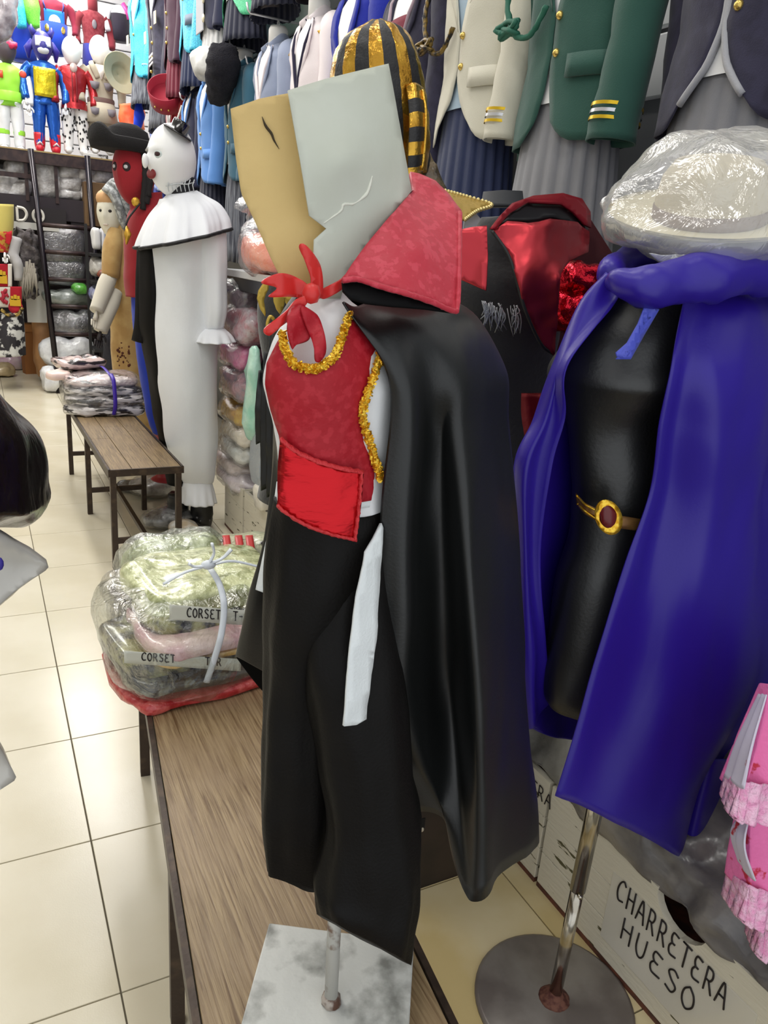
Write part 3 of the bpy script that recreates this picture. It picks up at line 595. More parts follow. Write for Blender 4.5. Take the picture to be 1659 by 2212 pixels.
# ================================================================ RED FOIL CAPED COSTUME behind
rq = thing('foil_caped_costume', 'costume stand with shiny red foil cape, tall collar and black fringed dress', 'costume display', (.94, 1.42, 0))
build('stand_pole', MB().tube([(.94, 1.42, .012), (.935, 1.36, .8)], .012, 12), chrome, rq)
build('stand_base', MB().lathe((.94, 1.42, 0), [(.10, 0), (.10, .008), (.0, .012)], 32), disc, rq)
velvet = M((20, 19, 21), rough=.7, bump=.15, bs=120, sheen=.3)
build('dress', MB().loft([(1045, 470, 1110, 465, 1.3, .03), (1000, 560, 1190, 560, 1.3, .06), (975, 640, 1205, 640, 1.3, .085), (1000, 760, 1190, 760, 1.3, .075), (1010, 850, 1185, 850, 1.3, .07), (990, 1000, 1230, 1000, 1.3, .10), (970, 1250, 1260, 1250, 1.3, .13), (960, 1500, 1270, 1500, 1.3, .15)], 40, 60), velvet, rq, wr=(.004, 18))
build('skirt_front', MB().loft([(1070, 838, 1180, 838, 1.29, .075), (1060, 1000, 1210, 1000, 1.29, .11), (1050, 1250, 1250, 1250, 1.29, .14)], 40, 40, lambda th, t: .05 * math.sin(11 * th)), M((112, 14, 18), rough=.4, metal=.5, bump=.3, bs=30), rq, label='dark red foil skirt')
fr = MB(); rr = random.Random(4)
for k in range(46):
    x = 1040 + 80 * rr.random(); y = 655 + (x - 1040) * .12 + rr.uniform(-6, 6); L = rr.uniform(25, 62)
    fr.tube([P(x, y, 1.195), P(x + rr.uniform(-6, 10), y + L * .5, 1.188), P(x + rr.uniform(-8, 14), y + L, 1.192)], .0011, 4, True, 6)
build('fringe', fr, M((150, 152, 156), rough=.3, metal=.7), rq, label='silver grey fringe', kind='stuff')
sr = foil((176, 52, 60), rough=.36, metal=.8, bs=12, bump=.15)
shY = rbf([(1062, 495, 1.20), (1190, 480, 1.17), (1265, 520, 1.24), (1120, 620, 1.15), (1200, 760, 1.16), (1210, 600, 1.12)])
fc = build('cape_front', MB().sheet([(1062, 500), (1095, 478), (1140, 482), (1190, 472), (1245, 480), (1272, 500), (1270, 545), (1232, 562), (1212, 590), (1205, 640), (1203, 700), (1197, 768), (1168, 742), (1134, 668), (1112, 590), (1095, 540)], lambda x, y: shY(x, y) + .008 * math.sin(x / 22. + y / 60.), 12), sr, rq, solid=.003, wr=(.006, 22), label='shiny red foil cape front')
build('piping', MB().tube([P(x, y, shY(x, y) - .003) for x, y in cr([(1064, 500), (1095, 545), (1112, 590), (1134, 668), (1168, 742), (1197, 766)], 40)], .003, 6), black, fc)
build('cape_front', MB().sheet([(985, 500), (1020, 492), (1052, 488), (1054, 560), (1050, 628), (1015, 612), (985, 600)], rbf([(985, 500, 1.22), (1052, 488, 1.19), (1050, 628, 1.15), (985, 600, 1.2)]), 12), sr, rq, solid=.003, wr=(.004, 22), label='shiny red foil cape front')
kc = rbf([(1062, 490, 1.20), (1150, 428, 1.27), (1215, 420, 1.29), (1272, 470, 1.30), (1200, 470, 1.25)])
build('stand_collar', MB().sheet([(1058, 494), (1078, 468), (1105, 440), (1150, 424), (1215, 418), (1256, 430), (1274, 458), (1276, 492), (1262, 486), (1236, 458), (1212, 442), (1140, 438), (1100, 462), (1070, 496)], lambda x, y: kc(x, y) - .012, 10), M((150, 28, 40), rough=.3, metal=.5), rq, solid=.004, label='red foil collar rim')
build('collar_lining', MB().sheet([(1066, 494), (1100, 458), (1140, 436), (1212, 440), (1240, 458), (1270, 490), (1262, 520), (1225, 478), (1190, 470), (1140, 480), (1095, 480)], lambda x, y: kc(x, y), 10), M((16, 15, 17), rough=.3), rq, solid=.004, label='black satin collar lining')
build('cape_back', MB().sheet([(1000, 500), (1080, 470), (1150, 440), (1260, 450), (1330, 560), (1350, 800), (1340, 1300), (1000, 1300), (960, 800)], rbf([(1000, 500, 1.36), (1150, 440, 1.34), (1330, 560, 1.38), (1340, 1300, 1.46), (1000, 1300, 1.46), (1150, 900, 1.45)]), 34), M((70, 12, 18), rough=.5), rq, solid=.004)
pf2 = foil((196, 24, 44), rough=.15, bs=24, bump=1.0)
for (c_, h_) in (((1245, 605), (.050, .05, .032)), ((1225, 665), (.035, .05, .05))):
    build('puff_sleeve', pillow(MB(), P(*c_, 1.2), h_, e=.9, n=32), pf2, rq, wr=(.014, 22), label='crinkled red foil puff sleeve')
# wooden frames lying on the counter behind
fw = M((196, 172, 112), rough=.55, col2=(150, 122, 72), cs=12)
for k in range(3):
    q = PX(1290 - 4 * k, 552 - 9 * k, 1.22); 
    solo('wooden_board', MB().box((1.30, 1.62, 1.308 + k * .018), (.14, .11, .0075), .1 * k), fw, ['pale wooden board lying flat on the counter, lowest of three', 'pale wooden board in the middle of three on the counter', 'pale wooden board topmost of three on the counter'][k], 'board', 'wooden boards on the counter', smooth=False, bevel=.002)

# ================================================================ GOLD STRIPED HEADDRESS COSTUME
gold_f = M((214, 168, 66), rough=.26, metal=.85, bump=.5, bs=46, col2=(176, 130, 44), cs=14)
blk_rib = M((26, 25, 27), rough=.6, bump=.2, bs=200)
hq = thing('headdress_costume', 'costume head with gold and black striped cloth headdress behind the white card', 'costume display', (.82, 1.62, 0))
ys = 1.6
st = lambda u, v: 0 if int((u * 20 + .2)) % 2 else 1
rows = [(800, 45, 822, 45, ys, .02), (752, 72, 866, 70, ys, .06), (728, 120, 890, 125, ys, .09), (722, 190, 905, 200, ys, .10), (724, 260, 914, 262, ys, .10), (728, 330, 918, 330, ys, .095), (735, 400, 915, 372, ys, .085)]
hd = build('headdress', MB().loft(rows, 80, 40, lambda th, t: .012 * math.sin(40 * th), mi=st), [gold_f, blk_rib], hq, wr=(.003, 50), label='gold and black striped headdress')
lp = MB(); st2 = lambda u, v: int(v * 6.99) % 2
lp.patch([[(878, 185, 1.5), (895, 180, 1.49), (912, 190, 1.52)], [(884, 250, 1.47), (902, 245, 1.465), (919, 250, 1.49)], [(882, 320, 1.46), (900, 318, 1.455), (916, 315, 1.48)], [(880, 380, 1.46), (896, 378, 1.455), (910, 370, 1.48)]], 12, 42, mi=st2)
build('lappet', lp, [gold_f, blk_rib], hd, solid=.006, label='striped hanging lappet with gold edge')
build('lappet_edge', MB().tube([P(913, 195, 1.50), P(920, 250, 1.48), P(917, 315, 1.47), P(911, 368, 1.47)], .004, 6, True, 20), gold_f, hd)
build('neck', MB().loft([(790, 400, 850, 395, 1.62, .05), (780, 470, 870, 470, 1.62, .06)], 24, 10), M((190, 160, 120), rough=.5), hq)
build('robe', MB().loft([(780, 450, 900, 445, 1.62, .08), (700, 520, 960, 515, 1.62, .11), (690, 650, 960, 650, 1.62, .12), (700, 1000, 950, 1000, 1.62, .14), (700, 1500, 930, 1500, 1.64, .13), (710, 1800, 920, 1800, 1.64, .13)], 36, 50, lambda th, t: .05 * t * math.sin(9 * th)), velvet, hq)
gc = build('shoulder_collar', MB().sheet([(930, 405), (960, 412), (1000, 424), (1062, 442), (1020, 458), (1004, 476), (960, 470), (930, 465)], rbf([(930, 405, 1.55), (1062, 442, 1.50), (1004, 476, 1.45), (930, 465, 1.44)]), 10), M((190, 158, 82), rough=.4, metal=.5, bump=.2, bs=60), hq, solid=.004, label='gold shoulder collar tip')
bm = MB(); bq = cr([(962, 412), (1010, 425), (1062, 442), (1030, 456), (1005, 474)], 30)
byf = rbf([(930, 405, 1.55), (1062, 442, 1.50), (1004, 476, 1.45), (930, 465, 1.44)])
for x, y in bq: bm.ell(P(x, y, byf(x, y) - .003), (.0045,) * 3, 8)
build('bead_trim', bm, M((226, 206, 140), rough=.3, metal=.6), gc, kind='stuff')
solo('black_hat', MB().lathe(P(1085, 448, 1.62), [(.085, 0), (.085, .008), (.05, .010), (.046, .035), (.0, .038)], 36, np.array(Matrix.Rotation(-.1, 3, 'Y'))), M((38, 40, 44), rough=.7), 'black flat hat behind the red foil collar', 'hat')
solo('folded_cloth', MB().sheet([(1003, 476), (1026, 460), (1052, 490), (1056, 506), (1000, 506)], 1.52, 10), cloth((206, 208, 214)), 'white cloth corner showing under the gold shoulder collar', 'cloth', solid=.006)
solo('plastic_cover', MB().sheet([(905, 355), (925, 330), (945, 370), (965, 405), (955, 430), (925, 410), (900, 390)], rbf([(905, 355, 1.58), (965, 405, 1.56), (925, 330, 1.6)]), 10), M((120, 104, 80), rough=.2, bump=.8, bs=20, col2=(60, 52, 44), cs=20), 'brown clear plastic folded behind the gold lappet', 'plastic sheet', solid=.003, wr=(.008, 30))

# ================================================================ BLACK AND GOLD JESTER COSTUME
jq = thing('jester_costume', 'black costume with gold petal collar and hanging black strips behind the red vest', 'costume display', (.66, 1.75, 0))
build('body', MB().loft([(575, 600, 650, 600, 1.75, .05), (560, 650, 760, 650, 1.75, .09), (562, 720, 760, 720, 1.75, .10), (580, 850, 750, 850, 1.75, .09), (575, 1000, 760, 1000, 1.75, .11), (560, 1080, 760, 1080, 1.75, .12)], 36, 40), velvet, jq)
build('stand_pole', MB().tube([(.66, 1.75, .012), (.66, 1.75, .75)], .012, 12), chrome, jq); build('stand_base', MB().lathe((.66, 1.75, 0), [(.12, 0), (.12, .008), (.0, .012)], 32), disc, jq)
gp = M((198, 166, 70), rough=.4, metal=.5)
for o_ in ([(572, 606), (582, 604), (580, 625), (574, 636), (570, 650), (574, 675), (573, 684), (562, 668), (555, 645), (558, 628)], [(590, 640), (606, 640), (618, 640), (612, 664), (606, 680), (597, 668), (591, 652)], [(612, 642), (634, 640), (640, 646), (622, 664)]):
    build('collar_petal', MB().sheet(o_, lambda x, y: 1.64 + .0002 * abs(x - 600), 6), gp, jq, solid=.003, label='gold pointed collar petal')
build('gold_cord', MB().tube([P(x, y, 1.635) for x, y in cr([(592, 690), (584, 684), (578, 698), (580, 712), (592, 704), (600, 716), (606, 730), (596, 738), (588, 742)], 40)], .004, 6), gp, jq)
for (xa, xb, y0, y1, Y) in ((551, 566, 800, 960, 1.68), (562, 578, 760, 1060, 1.66), (574, 590, 720, 1075, 1.645), (586, 606, 740, 1090, 1.63), (600, 622, 760, 1100, 1.62)):
    build('hanging_strip', MB().patch([[(xa + 8, y0, Y), (xb + 8, y0, Y)], [(xa, (y0 + y1) / 2, Y - .02), (xb, (y0 + y1) / 2, Y - .03)], [(xa + 2, y1, Y - .01), (xb, y1 - 6, Y - .02)]], 6, 24), M((14, 14, 16), rough=.45), jq, solid=.003, wr=(.006, 20))

# ================================================================ PACKED COSTUMES tied with cord on the bench
bq_ = thing('packed_bundle', 'tied bundle of camouflage foil corsets in clear bags at the far bench end', 'bundle', (.36, 1.62, .46))
camo = M((222, 226, 176), rough=.2, col2=(146, 152, 98), cs=34, lo=.45, hi=.68, bump=.8, bs=40, coat=.8, spec=.7)
camod = M((150, 146, 92), rough=.3, col2=(38, 36, 34), cs=24, lo=.42, hi=.56, bump=.8, bs=36, coat=.6)
redp = M((176, 36, 40), rough=.35, col2=(206, 90, 84), cs=40, bump=.5, bs=60, coat=.5); dark = M((44, 42, 42), rough=.3, col2=(110, 112, 100), cs=40, lo=.5, hi=.6, bump=.5, bs=50, coat=.5)
pinkp = M((222, 176, 182), rough=.25, col2=(240, 214, 206), cs=10, bump=.6, bs=30, coat=.6); yelp = M((230, 172, 72), rough=.3, col2=(238, 206, 140), cs=14, bump=.6, bs=40, coat=.5)
rB = .12
PK = [('garment_pack', (.385, 1.60, .477), (.205, .165, .018), redp, 'red edged garment pack at the bottom'), ('garment_pack', (.385, 1.605, .527), (.200, .160, .026), dark, 'dark garment pack'),
      ('garment_pack', (.38, 1.62, .563), (.195, .15, .026), camod, 'camouflage foil garment pack with lettered strip'), ('garment_pack', (.40, 1.57, .60), (.155, .13, .020), yelp, 'orange yellow garment pack'),
      ('garment_pack', (.40, 1.575, .632), (.165, .14, .024), pinkp, 'pale pink garment pack'), ('garment_pack', (.41, 1.63, .672), (.17, .135, .030), camod, 'camouflage foil garment pack with lettered strip'),
      ('garment_pack', (.415, 1.655, .715), (.175, .145, .045), camo, 'shiny pale green foil garment pack on top')]
packs = []
for n_, c_, h_, m_, lab in PK:
    c_ = (c_[0] + .01, c_[1], .46 + (c_[2] - .46) * .76); h_ = (h_[0] * .96, h_[1], h_[2] * .85)
    packs.append(build(n_, pillow(MB(), c_, h_, rB, .42, 44), m_, bq_, wr=(.011, 16), label=lab))
wstrip = M((206, 206, 192), rough=.35, coat=.4)
def lettered(parent, text, x0, x1, ya, yb, Yf, w_, h_):
    s_ = build('label_strip', MB().sheet([(x0, ya), (x1, ya + 18), (x1, yb + 18), (x0, yb)], Yf, 12), wstrip, parent, solid=.0015)
    mb = MB(); n = len(text)
    for k, ch in enumerate(text):
        for st in STROKES.get(ch, []):
            p = []
            for x, y in st:
                px = x0 + 38 + (k * 1.2 + x) * w_; py = yb - 8 + (px - x0) / (x1 - x0) * 18 - y * h_
                p.append(P(px, py, Yf(px, py) - .002))
            mb.tube(p, .0013, 5, True, sm=max(2, 3 * len(p)) if len(p) > 2 else 0)
    build('lettering', mb, ink, s_)
lettered(packs[5], 'CORSET  T-M', 366, 600, 1306, 1338, lambda x, y: 1.452 + .0000003 * (x - 480) ** 2, 10.4, 20)
lettered(packs[2], 'CORSET     TER', 268, 520, 1406, 1432, lambda x, y: 1.432 + .0000003 * (x - 400) ** 2, 10.4, 17)
build('plastic_bag', pillow(MB(), (.398, 1.61, .565), (.212, .185, .112), rB, .5, 50), clear((250, 252, 250), base=.05, bs=18, bump=1.0, rough=.07, milk=.015), bq_, wr=(.02, 9), label='clear plastic bag around the packs')
cordm = satin((222, 228, 234), rough=.4)
def Yc(y): return float(np.interp(y, [1190, 1235, 1300, 1380, 1465], [1.60, 1.50, 1.435, 1.415, 1.428]))
cb = build('cord', MB().tube([P(x, y, Yc(y)) for x, y in cr([(452, 1225), (474, 1262), (484, 1310), (478, 1370), (464, 1420), (446, 1474)], 40)], .0072, 10, flat=.5), cordm, bq_, label='white tying cord')
build('cord', MB().tube([P(x, y, 1.49 + (1.0 if 0 else 0)) for x, y in cr([(352, 1262), (400, 1236), (452, 1222), (500, 1212), (560, 1224)], 30)], .0050, 8, flat=.5), cordm, bq_, label='white tying cord')
build('knot', MB().ell(P(450, 1220, 1.475), (.016, .012, .010), 14), cordm, cb)
for o_ in ([(450, 1218), (462, 1196), (458, 1174)], [(452, 1218), (480, 1206), (500, 1186)], [(446, 1222), (420, 1224), (408, 1218)]):
    build('cord_tail', MB().tube([P(x, y, 1.472) for x, y in cr(o_, 10)], [.006, .005, .007], 8, flat=.5), cordm, cb)
bag('packed_garment', P(380, 1205, 1.86) * [1, 1, 0] + [0, 0, .585], (.125, .09, .115), camo, 'rounded pack of pale green camouflage foil behind the tied bundle', 'bundle', .2, .7, .02, 10, shell=clear((240, 244, 240), base=.1, bs=24, bump=1.0, rough=.1, milk=.05))
rs = bag('packed_garment', P(520, 1205, 1.86) * [1, 1, 0] + [0, 0, .575], (.125, .09, .105), M((206, 206, 172), rough=.25, col2=(60, 56, 54), cs=16, lo=.58, hi=.64, coat=.6, bump=.6), 'pack with red block print lying right behind the tied bundle', 'bundle', 0, .7, .012, 10)
for xa in (480, 507, 530):
    build('red_print', MB().patch([[(xa, 1158, 1.84), (xa + 16, 1157, 1.84)], [(xa + 4, 1185, 1.785), (xa + 20, 1184, 1.785)], [(xa + 8, 1215, 1.755), (xa + 24, 1214, 1.755)]], 4, 10), M((206, 62, 60), rough=.4), rs, solid=.004)
bag('packed_garment', P(288, 1250, 1.83) * [1, 1, 0] + [0, 0, .545], (.052, .07, .085), M((206, 196, 170), rough=.2, col2=(60, 44, 48), cs=34, lo=.45, hi=.55, bump=.9, coat=.7), 'small dark and cream pack leaning at the left back of the bundle', 'bundle', .2, .7, .018, 14, shell=CL)

# ================================================================ STACK OF PACKS on the aisle bench
zeb = M((40, 36, 38), rough=.22, col2=(222, 216, 214), cs=26, lo=.46, hi=.54, bump=.8, bs=36, coat=.8, stretch=(.45, .45, 2.2))
zeb2 = M((214, 190, 186), rough=.25, col2=(50, 44, 46), cs=22, lo=.5, hi=.56, bump=.8, bs=36, coat=.8, stretch=(.4, .4, 2.))
sg = thing('packed_stack', 'stack of black white and pink packs tied with purple ribbon on the aisle bench', 'bundle', (.60, 4.55, .46))
for k, (dx, z, hx, hz, mm) in enumerate(((.0, .487, .215, .030, zeb), (.005, .538, .215, .030, zeb), (-.005, .588, .205, .030, zeb), (-.01, .640, .20, .032, zeb2))):
    build('garment_pack', pillow(MB(), (.60 + dx, 4.56 + .02 * k, z), (hx, .16, hz), .04 * k - .05, .5, 34), mm, sg, wr=(.016, 14))
build('garment_pack', pillow(MB(), (.50, 4.75, .71), (.14, .12, .03), .3, .6, 28), zeb2, sg, wr=(.02, 14)); build('garment_pack', pillow(MB(), (.37, 4.62, .655), (.06, .06, .025), .3, .6, 20), M((232, 206, 196), rough=.4), sg, wr=(.01, 14))
build('plastic_bag', pillow(MB(), (.60, 4.57, .565), (.225, .172, .112), 0, .5, 40), CL, sg, wr=(.02, 10))
build('ribbon', MB().tube([(.625, 4.45, .69), (.63, 4.40, .665), (.632, 4.38, .60), (.632, 4.375, .53), (.625, 4.39, .475)], .011, 8, True, 30, flat=.4), satin((70, 40, 170)), sg, label='purple tying ribbon')
build('ribbon', MB().tube([(.632, 4.40, .668), (.61, 4.6, .70), (.60, 4.72, .69)], .009, 8, True, 20, flat=.4), satin((70, 40, 170)), sg)
# ================================================================ HEADS, HANDS, FIGURES
def head(mb, c, h, yaw, feat=1.0, n=36, tilt=0, eyes=1):
    """egg shaped head facing local -Y turned by yaw; brow, nose, lips, chin, eye sockets. material 0 skin, 1 eye, 2 mouth"""
    R = rot('Z', yaw) @ rot('X', tilt); G = []; nv = n
    g = lambda x, z, x0, z0, sx, sz: math.exp(-((x - x0) / sx) ** 2 - ((z - z0) / sz) ** 2)
    A = np.arange(n) * 2 * PI / n
    for j in range(nv + 1):
        ph = -PI / 2 + PI * min(max(j / nv, .012), .988); row = []
        for a in A:
            x, y, z = math.cos(ph) * math.sin(a), -math.cos(ph) * math.cos(a), math.sin(ph)
            k = 1 - .22 * max(0, -z) * (1 if y < .2 else .8); X, Y, Z = x * k, y * (.9 if y > 0 else 1), z
            if y < 0:
                d = feat * (.30 * g(x, z, 0, -.10, .11, .20) + .06 * g(x, z, 0, .22, .5, .10) + .08 * g(x, z, 0, -.68, .22, .16) + .07 * g(x, z, 0, -.42, .22, .07)
                            - .12 * g(x, z, .33, .08, .15, .10) - .12 * g(x, z, -.33, .08, .15, .10))
                Y -= d
            row.append(np.array(c) + R @ np.array([X * h[0], Y * h[1], Z * h[2]]))
        G.append(row)
    def mi(u, v):
        return 0
        a = (u + .5 / n) * 2 * PI; ph = -PI / 2 + PI * (v + .5 / nv); x, y, z = math.cos(ph) * math.sin(a), -math.cos(ph) * math.cos(a), math.sin(ph)
        if y > 0 or not eyes: return 0
        if min(((x - .34) / .17) ** 2, ((x + .34) / .17) ** 2) + ((z - .08) / .10) ** 2 < 1: return 1
        if (x / .27) ** 2 + ((z + .42) / .10) ** 2 < 1: return 2
        return 0
    return mb.grid(G, True, True, mi=mi)
def headpt(c, h, yaw, feat, x, z, tilt=0, out=1.0):
    g = lambda x0, z0, sx, sz: math.exp(-((x - x0) / sx) ** 2 - ((z - z0) / sz) ** 2)
    k = 1 - .22 * max(0, -z); y = -math.sqrt(max(.01, 1 - x * x - z * z))
    y -= feat * (.30 * g(0, -.10, .11, .20) + .06 * g(0, .22, .5, .10) + .08 * g(0, -.68, .22, .16) + .07 * g(0, -.42, .22, .07) - .12 * g(.33, .08, .15, .10) - .12 * g(-.33, .08, .15, .10))
    return np.array(c) + rot('Z', yaw) @ rot('X', tilt) @ np.array([x * k * h[0], y * out * h[1], z * h[2]])
def face(parent, c, h, yaw, feat, eye, mouth, es=(.15, .085), ms=(.24, .07), lid=None):
    R_ = rot('Z', yaw)
    for s in (-1, 1):
        if lid: build('eye_rim', MB().ell(headpt(c, h, yaw, feat, s * .33, .08), ((es[0] + .05) * h[0], .10 * h[1], (es[1] + .05) * h[2]), 16, R_ @ rot('Z', s * .35)), lid, parent)
        build('eye', MB().ell(headpt(c, h, yaw, feat, s * .33, .08, out=1.015 if lid else 1), (es[0] * h[0], .10 * h[1], es[1] * h[2]), 16, R_ @ rot('Z', s * .35)), eye, parent)
    if mouth: build('mouth', MB().ell(headpt(c, h, yaw, feat, 0, -.45), (ms[0] * h[0], .05 * h[1], ms[1] * h[2]), 16, R_), mouth, parent)
def hand(mb, w_, d, s, curl=.25, side=1):
    """palm, four bent fingers and a thumb hanging from wrist w_ along d"""
    d = np.array(d, float); d /= np.linalg.norm(d); u = np.cross(d, [0, 1, 0]); u /= np.linalg.norm(u); b = np.cross(u, d); w_ = np.array(w_, float)
    mb.tube([w_, w_ + d * s * .25, w_ + d * s * .5], [.12 * s, .22 * s, .21 * s], 10, flat=.55)
    for k, L in enumerate((.38, .46, .43, .32)):
        o = w_ + d * s * .46 + u * s * (.17 - .115 * k) * side
        mb.tube([o, o + d * s * L * .5 - b * curl * s * .05, o + d * s * L * .85 - b * curl * s * .22, o + d * s * L * .98 - b * curl * s * .4], [.062 * s, .058 * s, .05 * s, .035 * s], 6)
    o = w_ + d * s * .18 + u * s * .18 * side
    mb.tube([o, o + d * s * .16 + u * s * .14 * side, o + d * s * .34 + u * s * .18 * side - b * .05 * s], [.07 * s, .065 * s, .045 * s], 6)
    return mb

# ---- white clown costume on a full figure mannequin
wh = satin((236, 238, 242), rough=.55); wh2 = cloth((238, 240, 242), sheen=.3)
cq = thing('clown_costume', 'tall mannequin in white clown suit with ruffled collar, white mask and tiny black hat', 'costume display', (.93, 3.78, 0))
Yk = 3.78
build('suit', MB().loft([(345, 430, 440, 425, Yk, .08), (322, 500, 484, 488, Yk, .14), (320, 560, 478, 560, Yk, .15), (326, 680, 462, 680, Yk, .15), (330, 760, 466, 760, Yk, .16), (338, 850, 468, 850, Yk, .15), (352, 940, 468, 940, Yk, .13), (372, 1000, 464, 1000, Yk, .11), (392, 1032, 460, 1034, Yk, .08), (396, 1040, 456, 1042, Yk, .06)], 48, 70, lambda th, t: .018 * math.sin(7 * th + 4 * t) * t), wh2, cq, wr=(.01, 7, 3), label='white half of the suit')
build('suit_half', MB().loft([(300, 520, 345, 515, Yk + .06, .10), (300, 600, 345, 600, Yk + .06, .12), (303, 700, 350, 700, Yk + .06, .12), (318, 800, 360, 800, Yk + .06, .12), (334, 900, 376, 900, Yk + .06, .11), (350, 980, 390, 980, Yk + .06, .09), (362, 1045, 398, 1045, Yk + .06, .06)], 32, 50), blk_cloth, cq, wr=(.006, 9, 2), label='black half of the suit')
build('ankle_frill', MB().loft([(398, 1036, 456, 1036, Yk, .065), (392, 1060, 462, 1060, Yk, .085), (388, 1084, 466, 1082, Yk, .10)], 60, 14, lambda th, t: .06 * t * math.sin(12 * th), caps=False), wh, cq, solid=.002)
_rf = lambda th: .045 * math.sin(9 * th + 1) + .02 * math.sin(17 * th) + .012 * math.sin(31 * th)
rf = build('ruffle_collar', MB().loft([(362, 420, 424, 412, Yk, .055), (345, 438, 446, 425, Yk, .11), (322, 468, 474, 442, Yk, .17), (303, 510, 490, 468, Yk, .22), (295, 536, 493, 492, Yk, .25)], 120, 26, lambda th, t: _rf(th) * t, caps=False), wh, cq, solid=.003)
K = []
for i in range(121):
    th = 2 * PI * i / 120; q = 1.0 + _rf(th); L, R_ = P(295, 536, Yk), P(493, 492, Yk)
    K.append((L + R_) / 2 + q * ((R_ - L) / 2 * math.cos(th) + np.array([0, .25, 0]) * math.sin(th)))
build('collar_trim', MB().tube(K, .008, 6), black, rf, label='black collar binding')
build('sleeve', MB().loft([(432, 478, 484, 476, Yk - .08, .055), (424, 520, 488, 515, Yk - .10, .075), (428, 590, 490, 590, Yk - .11, .075), (436, 660, 490, 660, Yk - .12, .07), (440, 695, 487, 695, Yk - .12, .055), (444, 710, 484, 710, Yk - .12, .035)], 40, 44, lambda th, t: .04 * math.sin(8 * th + 2 * t) * (.3 + t)), wh, cq, wr=(.006, 10, 3), label='white puff sleeve')
build('cuff_frill', MB().loft([(444, 709, 484, 709, Yk - .12, .035), (428, 722, 498, 722, Yk - .12, .08), (419, 738, 505, 736, Yk - .12, .115)], 90, 12, lambda th, t: .07 * t * math.sin(10 * th), caps=False), wh, cq, solid=.002)
build('sleeve', MB().loft([(296, 535, 330, 530, Yk + .12, .06), (292, 620, 326, 620, Yk + .12, .06), (290, 690, 322, 690, Yk + .12, .05), (284, 735, 322, 740, Yk + .12, .06)], 24, 24), blk_cloth, cq, wr=(.006, 10, 3), label='black sleeve')
hm = MB(); HC = (P(373, 347, Yk), (.100, .116, .152), math.radians(-66), .95); head(hm, *HC, 48)
msk = build('mask', hm, [M((238, 238, 236), rough=.42), M((60, 24, 26), rough=.4), M((120, 30, 32), rough=.35)], cq, label='white rubber clown mask')
face(msk, *HC, M((50, 22, 24), rough=.4), M((120, 26, 30), rough=.35), (.20, .11), (.34, .14), M((196, 206, 204), rough=.45))
build('brow', MB().tube([headpt(*HC, x, .24 + .05 * math.sin(3 * x), out=1.01) for x in (-.5, -.3, -.1)], .006, 6, True, 12), M((190, 190, 188), rough=.5), msk)
build('nose', MB().ell(headpt(*HC, 0, -.13, out=.97), (.014, .016, .030), 14), M((238, 238, 236), rough=.42), msk)
nk = build('neck', MB().loft([(362, 378, 420, 385, Yk, .06), (360, 412, 418, 408, Yk, .062), (366, 428, 420, 424, Yk, .06)], 28, 14), M((18, 17, 24), rough=.6), cq, label='black knitted neck')
nl = MB()
for k in range(7):
    x = 362 + k * 9; nl.tube([P(x + 4, 388, Yk - .066), P(x, 400, Yk - .07), P(x + 3, 414, Yk - .068)], .0025, 4)
nl.tube([P(358, 402, Yk - .066), P(380, 397, Yk - .072), (P(404, 398, Yk - .07)), P(420, 394, Yk - .05)], .0025, 4)
build('stitching', nl, M((200, 204, 204), rough=.6), nk)
gl = M((16, 15, 16), rough=.16, spec=.7)
Rt = rot('Y', math.radians(24)) @ rot('X', math.radians(12))
build('mini_hat', MB().lathe(P(383, 288, Yk - .05), [(.066, .0), (.066, .005), (.062, .009), (.040, .010), (.038, .05), (.034, .056), (0, .057)], 32, Rt), gl, cq, label='tiny black shiny hat')
for (x, y, dx) in ((436, 1095, 0), (384, 1092, 0)):
    sm_ = build('boot', MB().tube([P(x, 1066, Yk + (.0 if x > 400 else .07)), P(x, 1110, Yk + (.0 if x > 400 else .07)), P(x - 6, 1132, Yk + (.0 if x > 400 else .07)), P(x - 42, 1136 if x > 400 else 1118, Yk + (-.04 if x > 400 else .05))], [.052, .058, .055, .03], 16, True, 20), M((16, 15, 17), rough=.35, col2=(120, 120, 122), cs=30, lo=.66, hi=.68), cq, wr=(.006, 20), label='black boot with scribbled white marks')

# ---- red and blue suit wearing a pirate hat
rqf = thing('pirate_hat_figure', 'mannequin in plain red and blue suit, red hood and black pirate hat', 'costume display', (.78, 4.2, 0))
Yr = 4.2; redc = cloth((150, 34, 42)); bluec = cloth((28, 54, 168))
build('suit_top', MB().loft([(300, 420, 350, 415, Yr, .06), (275, 470, 350, 455, Yr, .12), (268, 540, 345, 540, Yr, .12), (268, 600, 335, 600, Yr, .11), (272, 640, 330, 640, Yr, .10)], 36, 36), redc, rqf, wr=(.004, 12))
build('trousers', MB().loft([(280, 560, 345, 560, Yr, .09), (284, 640, 345, 640, Yr, .10), (290, 720, 350, 720, Yr, .11), (300, 800, 360, 800, Yr, .10), (318, 900, 372, 900, Yr, .08), (330, 935, 376, 935, Yr, .07)], 36, 40), bluec, rqf, wr=(.004, 12))
build('boot', MB().loft([(326, 905, 374, 905, Yr, .075), (334, 960, 376, 960, Yr, .06), (340, 1020, 384, 1020, Yr, .06), (326, 1036, 384, 1036, Yr, .08)], 24, 20), M((150, 26, 34), rough=.4), rqf)
hm = MB(); HR = (P(291, 372, Yr), (.098, .112, .158), math.radians(-48), .45); head(hm, *HR, 40)
hdd = build('hood', hm, [redc, M((196, 196, 196), rough=.5), M((120, 26, 34), rough=.8)], rqf, label='plain dark red cloth hood with pale eye patches')
face(hdd, *HR, M((190, 190, 190), rough=.5), None, (.15, .09), lid=M((40, 18, 22), rough=.7))
